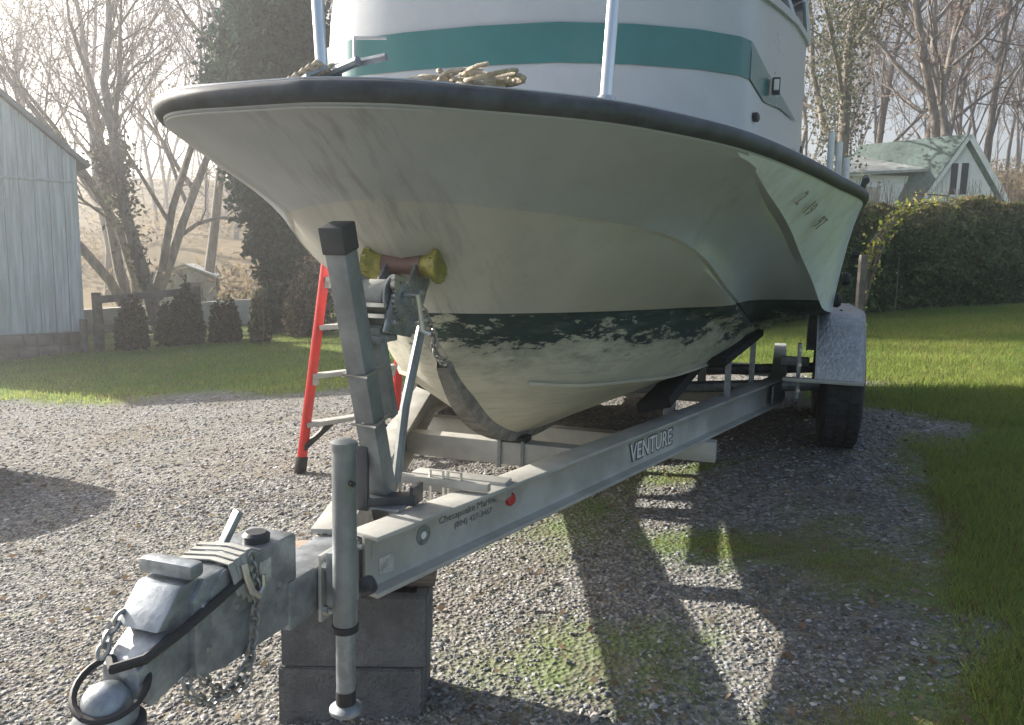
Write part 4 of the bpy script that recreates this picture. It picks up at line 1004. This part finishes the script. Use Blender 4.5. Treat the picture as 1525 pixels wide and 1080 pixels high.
def bare_tree(name, label, px, dist, h, r0, seed, group=None, material='twig', **k):
    x_ = px2x(px, dist); T = thing(name, label, 'tree', (x_, dist, float(G(x_, dist))), 0, group or 'bare winter trees around the yard')
    sg = tree_segments(h, r0, seed, **k)
    thick = [q for q in sg if q[2] > r0 * .22]; thin = [q for q in sg if q[2] <= r0 * .22]
    link('trunk', seg_mesh('trunk', thick, 9), M['bark'], T)
    if thin: link('crown', seg_mesh('crown', thin, 3, dist * .00030), M[material], T)
    return T, sg
def add_leaves(T, segs, n, size, cols, seed, name='clinging_leaves', zmax=99):
    rr = np.random.default_rng(seed); cand = [q for q in segs if q[4] >= 2 and q[0][2] < zmax] or segs
    idx = rr.integers(0, len(cand), n); t = rr.random((n, 1)); A = np.array([cand[i][0] for i in idx]); B = np.array([cand[i][1] for i in idx])
    C = A + (B - A) * t + rr.normal(0, .06, (n, 3)); V, F = leaf_quads(C, size, rr)
    c = np.array(cols)[rr.integers(0, len(cols), n)] * rr.uniform(.7, 1.25, (n, 1))
    link(name, np_mesh(name, V, F, np.repeat(c, 4, 0)), M['leaf'], T)

# left group
T, sg = bare_tree('bare_tree', 'spreading bare tree with several rising trunks, beside the barn roof', 205, 19.0, 9.5, .19, 21, fork=5, trunk_frac=.25, spread=.6, nb=(8, 6, 5, 4))
T, sg = bare_tree('bare_tree', 'straight bare tree rising above the grey fence, ivy on its trunk', 236, 16.0, 8.0, .15, 22, trunk_frac=.32, spread=.6, nb=(11, 6, 5, 4))
def ivy_on(T, segs, n, size, seed, zmax, rad=.25, cols=((.10, .12, .07), (.14, .13, .09), (.18, .15, .11))):
    rr = np.random.default_rng(seed); cand = [q for q in segs if q[4] <= 1 and q[0][2] < zmax]
    idx = rr.integers(0, len(cand), n); t = rr.random((n, 1)); A = np.array([cand[i][0] for i in idx]); B = np.array([cand[i][1] for i in idx])
    C = A + (B - A) * t + rr.normal(0, rad, (n, 3)) * np.array([1, 1, .5]); V, F = leaf_quads(C, size, rr)
    c = np.array(cols)[rr.integers(0, len(cols), n)] * rr.uniform(.6, 1.3, (n, 1))
    link('ivy', np_mesh('ivy', V, F, np.repeat(c, 4, 0)), M['leaf'], T)
ivy_on(T, sg, 1800, .08, 1, 3.6, .16)
T, sg = bare_tree('bare_tree', 'thin bare tree on the brown slope behind the grey fence', 160, 27.0, 11.5, .15, 23, trunk_frac=.3, spread=.5, nb=(10, 6, 5, 4))
T, sg = bare_tree('bare_tree', 'slender bare tree close to the dark ivy covered tree', 300, 23.0, 12.0, .16, 24, trunk_frac=.3, spread=.55, nb=(10, 6, 5, 4))
add_leaves(T, sg, 3500, .10, ((.16, .17, .08), (.20, .15, .09)), 3)
T, sg = bare_tree('bare_tree', 'tall bare tree far up the brown slope, behind the barn', 60, 40.0, 15.0, .22, 25, trunk_frac=.3, spread=.55, nb=(10, 6, 5, 4))

# dark ivy covered evergreen
x_, y_ = -4.42, 14.7
CE = thing('evergreen_tree', 'tall dark evergreen tree, trunk wrapped in ivy, rising behind the bow', 'tree', (x_, y_, float(G(x_, y_))))
CE.scale = (1.14, 1.14, 1.14)
sg = tree_segments(5.4, .24, 31, trunk_frac=.12, spread=1.15, nb=(34, 6, 3), levels=2, wob=.05)
link('trunk', seg_mesh('trunk', [q for q in sg if q[4] == 0], 9), M['bark'], CE)
rr = np.random.default_rng(33); n = 42000
nc = 420; cz = 5.7 * rr.random(nc) ** .85; ca = rr.uniform(0, 6.283, nc); cr_ = np.interp(cz, [0, .5, 1.2, 1.9, 2.6, 3.6, 4.8, 5.4, 5.8], [.28, .26, .36, .50, .70, .98, .88, .6, .2]) * np.sqrt(rr.random(nc)) * 1.1
CC = np.stack([cr_ * np.cos(ca), cr_ * np.sin(ca), cz], 1); ci = rr.integers(0, nc, n)
C = CC[ci] + np.clip(rr.normal(0, 1, (n, 3)), -2, 2) * (.10 + .05 * (cz[ci] > 2))[:, None] * np.array([1, 1, .8]); C[:, 2] = np.maximum(C[:, 2], .05); V, F = leaf_quads(C, .075, rr)
tint = np.array([[.025, .065, .045], [.035, .085, .05], [.02, .05, .04], [.05, .095, .055]])[rr.integers(0, 4, n)] * rr.uniform(.7, 1.3, (n, 1))
link('crown', np_mesh('crown', V, F, np.repeat(tint, 4, 0)), M['leaf'], CE)

# shrub maker
def shrub(name, label, cat, x_, y_, w, d, h, n, size, cols, seed, group=None, stems=9, stem_r=.012, top_bias=.9, ragged=.5):
    S = thing(name, label, cat, (x_, y_, float(G(x_, y_))), 0, group); rr = np.random.default_rng(seed)
    u = rr.uniform(-1, 1, (n * 2, 2)); z = rr.random(n * 2) ** top_bias
    ok = (np.abs(u[:, 0]) ** 2 + np.abs(u[:, 1]) ** 2) < (1 - .85 * z ** 2.2) * (.7 + .6 * fbm(u[:, 0] * 2 + seed, z * 4, seed + 3)); u, z = u[ok][:n], z[ok][:n]
    k = 1 + ragged * (fbm(u[:, 0] * 3 + seed, u[:, 1] * 3, seed) - .5) * 2
    C = np.stack([u[:, 0] * w / 2 * (.9 + .2 * k), u[:, 1] * d / 2, .03 + z * h * k], 1)
    C[:, 2] += G(x_ + C[:, 0], y_ + C[:, 1]) - G(x_, y_)
    V, F = leaf_quads(C, size, rr); t = np.array(cols)[rr.integers(0, len(cols), len(C))] * rr.uniform(.65, 1.3, (len(C), 1))
    link('foliage', np_mesh('foliage', V, F, np.repeat(t, 4, 0)), M['leaf'], S)
    sgs = []
    for i in range(stems):
        a = rr.uniform(-.7, .7, 2); p0 = np.array([a[0] * w / 2 * .6, a[1] * d / 2 * .6, 0.]); p1 = np.array([a[0] * w / 2, a[1] * d / 2, h * rr.uniform(.6, 1.0)])
        p0[2] = float(G(x_ + p0[0], y_ + p0[1]) - G(x_, y_)) - .03
        mid_ = (p0 + p1) / 2 + rr.normal(0, .05, 3); sgs += [(p0, mid_, stem_r, stem_r * .7, 0), (mid_, p1, stem_r * .7, stem_r * .3, 0)]
    link('stem', seg_mesh('stem', sgs, 4), M['twig'], S); return S
dark = ((.035, .05, .03), (.05, .065, .035), (.025, .035, .025), (.10, .085, .06))
shrub('ivy_shrub', 'dark ivy shrub filling the fence next to the barn end post', 'shrub', px2x(193, 12.6), 12.6, .52, .35, .72, 2600, .06, dark, 81, 'ivy shrubs along the fence')
shrub('ivy_shrub', 'broad dark ivy shrub climbing the far fence post', 'shrub', px2x(266, 12.9), 12.9, .74, .4, .86, 3600, .06, dark, 82, 'ivy shrubs along the fence')
shrub('ivy_shrub', 'dark ivy shrub standing between fence and evergreen tree', 'shrub', px2x(333, 13.1), 13.1, .52, .35, .66, 2400, .06, dark, 83, 'ivy shrubs along the fence')
shrub('ivy_shrub', 'small leafy shrub at the foot of the evergreen tree', 'shrub', px2x(385, 12.7), 12.7, .34, .3, .8, 1600, .055, ((.09, .10, .05), (.14, .13, .08), (.20, .18, .12)), 84, 'ivy shrubs along the fence')
shrub('rose_shrub', 'loose reddish brown shrub behind the red stepladder', 'shrub', px2x(462, 13.4), 13.4, .9, .6, 1.3, 2600, .06, ((.28, .2, .15), (.16, .13, .09), (.10, .11, .06)), 85)

# fence with two posts
FE = thing('post_fence', 'old grey wooden fence, two posts joined by a top rail', 'fence', (0, 0, 0))
pts = []
for px, y_ in ((143, 12.75), (291, 13.35)):
    x_ = px2x(px, y_); z_ = float(G(x_, y_)); pts.append((x_, y_, z_))
    MB().tube([(x_, y_, z_ - .3), (x_ + .01, y_, z_ + .5), (x_ - .01, y_, z_ + .98)], [.085, .08, .075], 9).build('post', M['fencewood'], FE, smooth=40)
a, b = pts
MB().bar((a[0], a[1] - .08, a[2] + .86), (b[0], b[1] - .08, b[2] + .90), .05, .12).build('top_rail', M['fencewood'], FE, bevel=.01)
MB().bar((a[0], a[1] - .08, a[2] + .40), (b[0], b[1] - .08, b[2] + .42), .03, .07).build('lower_rail', M['fencewood'], FE, bevel=.006)
MB().tube([(a[0] - .14, a[1] - .2, a[2] - .2), (a[0] - .13, a[1] - .2, a[2] + .55)], .06, 8).build('stub_post', M['fencewood'], FE, smooth=40)
# low pale wall and small outbuilding beyond it
PW = MB().box((0, 0, 0), (5.2, .25, .62)).build('low_wall', M['palewall'], None, bevel=.03); x_ = px2x(250, 17.0); PW.location = (x_, 17.0, float(G(x_, 17.0)) + .22); PW.rotation_euler = (0, R(-4.5), R(6)); tag(PW, 'low pale wall glimpsed through the ivy fence', 'wall')
OB = thing('outbuilding', 'small pale outbuilding with low gable roof, behind the wooden fence', 'shed', (px2x(262, 22.0), 22.0, float(G(px2x(262, 22.0), 22.0))), R(18))
MB().prism([(-.95, 0, -.2), (.95, 0, -.2), (.95, 0, 1.05), (.25, 0, 1.32), (-.95, 0, 1.02)], (0, 2.4, 0)).build('wall', M['palewall'], OB, smooth=None)
for a, b in (((-1.15, .98), (.25, 1.36)), ((1.1, 1.03), (.25, 1.36))):
    MB().prism([(a[0], -.15, a[1]), (b[0], -.15, b[1]), (b[0], -.15, b[1] + .06), (a[0], -.15, a[1] + .06)], (0, 2.8, 0)).build('roof', M['palegreenroof'], OB, smooth=None)
MB().box((.45, -.01, .45), (.5, .03, .9)).build('door', M['fencewood'], OB)

# ------------------------------------------------------------------ right background: hedge, vine, post, cottage
ha, hb = Vector((2.6, 10.05, 0)), Vector((12.5, 14.6, 0)); hd = (hb - ha); HL = hd.length; hd.normalize(); hn = Vector((-hd.y, hd.x, 0))
HE = thing('hedge', 'long dense dark green hedge with tan twiggy top along the lawn', 'hedge', (ha.x, ha.y, float(G(ha.x, ha.y))))
rr = np.random.default_rng(91); n = 78000
u = rr.random(n) * HL; v = rr.random(n); wv = rr.random(n)
front = rr.random(n) < .75
dep = np.where(front, rr.random(n) ** 2 * .35, rr.random(n) * 1.2)
top = 1.62 + .22 * (fbm(u * 1.1, u * 0, 92) - .5) * 2 + .14 * (fbm(u * 4, u * 0 + 3, 93) - .5) * 2
z = v ** .85 * top
bul = .38 * (fbm(u * 1.4, z * 1.6, 94) - .5) * 2 - .25 * np.clip((z / top - .6) / .4, 0, 1) ** 2
X = ha.x + hd.x * u + hn.x * (dep - bul); Y = ha.y + hd.y * u + hn.y * (dep - bul); Zg = G(X, Y)
C = np.stack([X - ha.x, Y - ha.y, Zg - float(G(ha.x, ha.y)) + z], 1); V, F = leaf_quads(C, .06, rr)
tt = np.clip((z / top - .68) / .25 + rr.normal(0, .25, n), 0, 1)[:, None]
cd = np.array([[.10, .16, .07], [.13, .19, .08], [.075, .12, .055]])[rr.integers(0, 3, n)]; ct = np.array([[.26, .25, .10], [.34, .27, .15], [.18, .22, .08]])[rr.integers(0, 3, n)]
link('foliage', np_mesh('foliage', V, F, np.repeat((cd * (1 - tt) + ct * tt) * rr.uniform(.7, 1.3, (n, 1)), 4, 0)), M['leaf'], HE)
sgs = []
for i in range(900):
    u_ = rr.random() * HL; d_ = rr.uniform(.1, .9); x_, y_ = ha.x + hd.x * u_ + hn.x * d_, ha.y + hd.y * u_ + hn.y * d_
    g0 = float(G(x_, y_) - G(ha.x, ha.y)); h_ = 1.5 + .5 * rr.random(); p0 = np.array([x_ - ha.x, y_ - ha.y, g0 - .05 if i < 90 else g0 + 1.1]); p1 = np.array([x_ - ha.x + rr.normal(0, .14), y_ - ha.y + rr.normal(0, .14), g0 + h_])
    sgs.append((p0, p1, .010 if i < 90 else .005, .003, 0))
link('twigs', seg_mesh('twigs', sgs, 3), M['twig'], HE)
# vine with yellow-green leaves arching down to a wooden post
VI = thing('climbing_vine', 'arching vine with bright yellow green leaves beside the hedge', 'vine', (px2x(1275, 8.9), 8.9, float(G(px2x(1275, 8.9), 8.9))))
rr = np.random.default_rng(95); sgs = []; cl = []
for k in range(7):
    pth = [np.array([.02, 0, 0]), np.array([.03 + .02 * k, .0, .75]), np.array([.10 + .03 * k, .02, 1.05 + .03 * k]), np.array([.28 + .05 * k, .05, 1.32 + .05 * k]), np.array([.50 + .09 * k * rr.uniform(.6, 1), .1, 1.36 + .10 * rr.random() + .03 * k])]
    for a, b in zip(pth, pth[1:]):
        a = a + rr.normal(0, .02, 3); sgs.append((a, b, .008, .006, 0)); m_ = 13 if a[2] > .5 else 3; cl.append(a + (b - a) * rr.random((m_, 1)) + rr.normal(0, .045, (m_, 3)))
link('stem', seg_mesh('stem', sgs, 4), M['twig'], VI)
C = np.concatenate(cl); V, F = leaf_quads(C, .042, rr); t = np.array([[.36, .36, .05], [.26, .30, .05], [.42, .38, .14], [.22, .22, .08]])[rr.integers(0, 4, len(C))]
link('leaves', np_mesh('leaves', V, F, np.repeat(t * rr.uniform(.7, 1.2, (len(C), 1)), 4, 0)), M['leaf'], VI)
x_, y_ = px2x(1277, 8.7), 8.7; z_ = float(G(x_, y_))
PO = MB().box((0, 0, 0), (.075, .075, 1.2)).build('wooden_post', M['fencewood'], None, bevel=.006); PO.location = (x_, y_, z_ + .35); tag(PO, 'plain weathered wooden post standing behind the trailer fender', 'post')

CT = thing('cottage', 'white wooden cottage with green roofs, half hidden behind the hedge', 'cottage', (px2x(1400, 21.0), 21.0, 1.0))
cg = float(G(px2x(1400, 21.0), 21.0)) - 1.0
# front gable: steep roof, face turned to the right of the camera
fd = Vector((.94, -.34, 0)); bd = Vector((-.62, .78, 0))       # along the gable face, and back along the ridge
def Q_(u, d, h): return Vector((-.10, -.35, 0)) + fd * u + bd * d + Vector((0, 0, h))
gh, hw = 3.72, .86
MB().prism([Q_(-hw, 0, cg), Q_(hw, 0, cg), Q_(hw, 0, 2.2), Q_(0, 0, gh - .05), Q_(-hw, 0, 2.2)], bd * 2.6).build('wall', M['housewhite'], CT, smooth=None)
for sg in (-1, 1):
    a, b = Q_(sg * (hw + .22), -.18, 1.86), Q_(0, -.18, gh); nrm = (b - a).cross(bd).normalized(); nrm = nrm if nrm.z > 0 else -nrm
    MB().prism([a, b, b + nrm * .07, a + nrm * .07], bd * 2.9).build('roof', M['greenroof'], CT, smooth=None)
    MB().bar(a - bd * .02, b - bd * .02, .03, .12).build('barge_board', M['housewhite'], CT)
wn_ = MB().box(Q_(-.02, -.02, 2.62), (.44, .03, .92), Matrix.Rotation(math.atan2(fd.y, fd.x), 3, 'Z')).build('window', M['housewhite'], CT)
for du in (-.12, .12):
    MB().box(Q_(-.02 + du, -.045, 2.62), (.16, .02, .80), Matrix.Rotation(math.atan2(fd.y, fd.x), 3, 'Z')).build('pane', M['darkpane'], wn_)
# low wing to the left
rw = Matrix.Rotation(R(-8), 3, 'Z')
wp = Vector((-1.55, .35, 0))
MB().box(wp + Vector((0, .9, (2.75 + cg) / 2)), (2.0, 1.8, 2.75 - cg), rw).build('wing_wall', M['housewhite'], CT)
for k in range(14):
    MB().box(wp + rw @ Vector((0, -.012, 1.0 + k * .125)) + Vector((0, 0, 0)), (2.0, .02, .118), rw @ Matrix.Rotation(R(-5), 3, 'X')).build('clapboard', M['housewhite'], CT)
MB().prism([wp + rw @ Vector(q) for q in ((-1.25, -.3, 2.72), (1.3, -.3, 2.86), (1.3, 1.4, 3.52), (-1.25, 1.4, 3.40))], (0, 0, .07)).build('wing_roof', M['palegreenroof'], CT)
ww = MB().box(wp + rw @ Vector((-.45, -.03, 2.1)), (.55, .04, .8), rw).build('window', M['housewhite'], CT)
MB().box(wp + rw @ Vector((-.45, -.06, 2.1)), (.44, .02, .68), rw).build('pane', M['palewall'], ww)

# trees on the right
LV = ((.30, .22, .17), (.22, .17, .13), (.17, .17, .10))
bare_tree('bare_tree', 'thick twin trunked bare tree rising right behind the cottage ridge', 1402, 27.0, 15.0, .30, 41, fork=2, trunk_frac=.3, spread=.5, nb=(8, 6, 5, 4))
T, sg = bare_tree('bare_tree', 'heavy leaning bare tree at the right end of the cottage', 1490, 24.0, 13.0, .34, 42, lean=(.22, 0), trunk_frac=.22, spread=.55, nb=(8, 6, 5, 4)); 
T, sg = bare_tree('bare_tree', 'vine covered bare tree behind the boat cabin and rod holders', 1236, 21.0, 12.0, .19, 43, trunk_frac=.2, spread=.6, nb=(10, 6, 5, 4)); ivy_on(T, sg, 9000, .07, 5, 8.5, .34, ((.10, .12, .08), (.15, .16, .09), (.20, .17, .12)))
T, sg = bare_tree('bare_tree', 'bare tree with a long limb sloping down towards the cottage roof', 1330, 30.0, 14.0, .20, 44, trunk_frac=.25, spread=.75, nb=(10, 6, 5, 4)); add_leaves(T, sg, 2500, .13, LV, 6)
T, sg = bare_tree('bare_tree', 'thin bare tree between vine covered tree and cottage, pinkish leaves left', 1285, 34.0, 14.0, .16, 45, trunk_frac=.2, spread=.6, nb=(10, 6, 5, 4), material='twig_r'); add_leaves(T, sg, 3500, .14, ((.36, .24, .20), (.28, .20, .16)), 7)
T, sg = bare_tree('bare_tree', 'slim pale bare tree beside the leaning tree', 1455, 31.0, 15.0, .17, 46, trunk_frac=.25, spread=.5, nb=(10, 6, 5, 4), material='twig_r')
T, sg = bare_tree('bare_tree', 'bare tree close behind the boat cabin side window', 1195, 29.0, 14.0, .17, 47, trunk_frac=.2, spread=.6, nb=(10, 6, 5, 4)); add_leaves(T, sg, 3000, .12, ((.18, .19, .09), (.24, .20, .12)), 8)
T, sg = bare_tree('bare_tree', 'tall bare tree at the far right above the hedge', 1540, 33.0, 15.0, .20, 48, trunk_frac=.25, spread=.55, nb=(10, 6, 5, 4), material='twig_r')

# far woods: a mass of thin trees on the slope that nobody could count
rr = np.random.default_rng(101); allseg = []
protos = [tree_segments(13, .14, 300 + k, levels=3, trunk_frac=.2, spread=.5, nb=(10, 5, 4)) for k in range(5)]
PA = [(np.array([q[0] for q in s_]), np.array([q[1] for q in s_]), np.array([q[2] for q in s_]), np.array([q[3] for q in s_])) for s_ in protos]
As, Bs, ras, rbs = [], [], [], []
for i in range(150):
    y_ = rr.uniform(36, 82); x_ = rr.uniform(-.85, .95) * y_ * .85
    if x_ / y_ < -.28 and rr.random() < .5: continue
    A, B, a_, b_ = PA[rr.integers(0, 5)]; k = rr.uniform(.6, 1.15); th = rr.uniform(0, 6.28); ct_, st_ = math.cos(th), math.sin(th); Rm = np.array([[ct_, st_, 0], [-st_, ct_, 0], [0, 0, 1]])
    o = np.array([x_, y_, float(G(x_, y_))]); As.append(A @ Rm * k + o); Bs.append(B @ Rm * k + o); ras.append(np.maximum(a_ * k, y_ * .00022)); rbs.append(np.maximum(b_ * k, y_ * .00022))
segs = list(zip(np.concatenate(As), np.concatenate(Bs), np.concatenate(ras), np.concatenate(rbs)))
tag(link('far_woods', seg_mesh('far_woods', segs, 3), M['twig_r']), 'mass of thin bare winter trees on the far brown slope', 'woods', kind='stuff')
# undergrowth on the slope
n = 60000; y_ = rr.uniform(21, 70, n); x_ = rr.uniform(-.85, .95, n) * y_
keep = fbm(x_ * .22, y_ * .22, 111) > .48; x_, y_ = x_[keep], y_[keep]; n = len(x_)
C = np.stack([x_, y_, G(x_, y_) + rr.random(n) ** 1.5 * 1.3], 1); V, F = leaf_quads(C, .11, rr, elong=2.6)
t = np.array([[.24, .18, .09], [.30, .22, .12], [.17, .15, .07], [.20, .15, .11]])[rr.integers(0, 4, n)] * rr.uniform(.7, 1.25, (n, 1))
tag(link('undergrowth', np_mesh('undergrowth', V, F, np.repeat(t, 4, 0)), M['leaf']), 'brown brushy undergrowth covering the far slope', 'undergrowth', kind='stuff')

# stand-in for a vehicle past the left edge, added to cast its shadow
x_, y_ = -3.85, 4.75
HP = MB().lathe([(.46, -.1), (.50, .1), (.50, .55), (.47, .72), (.36, .80), (.1, .83)], (0, 0, 0), (0, 0, 1), 26).build('shadow_stand_in', M['standin'], None, smooth=40); HP.location = (x_, y_, float(G(x_, y_))); tag(HP, 'made-up dark covered drum standing on the gravel in front of the barn', 'occluder')

# ------------------------------------------------------------------ hazy winter air
HZ = MB().box((0, 82, 14.0), (310, 225, 40.0)).build('haze', None, None, smooth=None)
hm = bpy.data.materials.new('thin_haze'); hm.use_nodes = True; N = hm.node_tree.nodes
N.remove(N['Principled BSDF']); pv = N.new('ShaderNodeVolumePrincipled')
pv.inputs['Color'].default_value = (.94, .95, .98, 1); pv.inputs['Density'].default_value = .005; pv.inputs['Anisotropy'].default_value = .55
hm.node_tree.links.new(pv.outputs[0], N['Material Output'].inputs['Volume'])
HZ.data.materials.append(hm); tag(HZ, 'thin pale haze in the winter air over the whole yard', 'haze', kind='stuff')
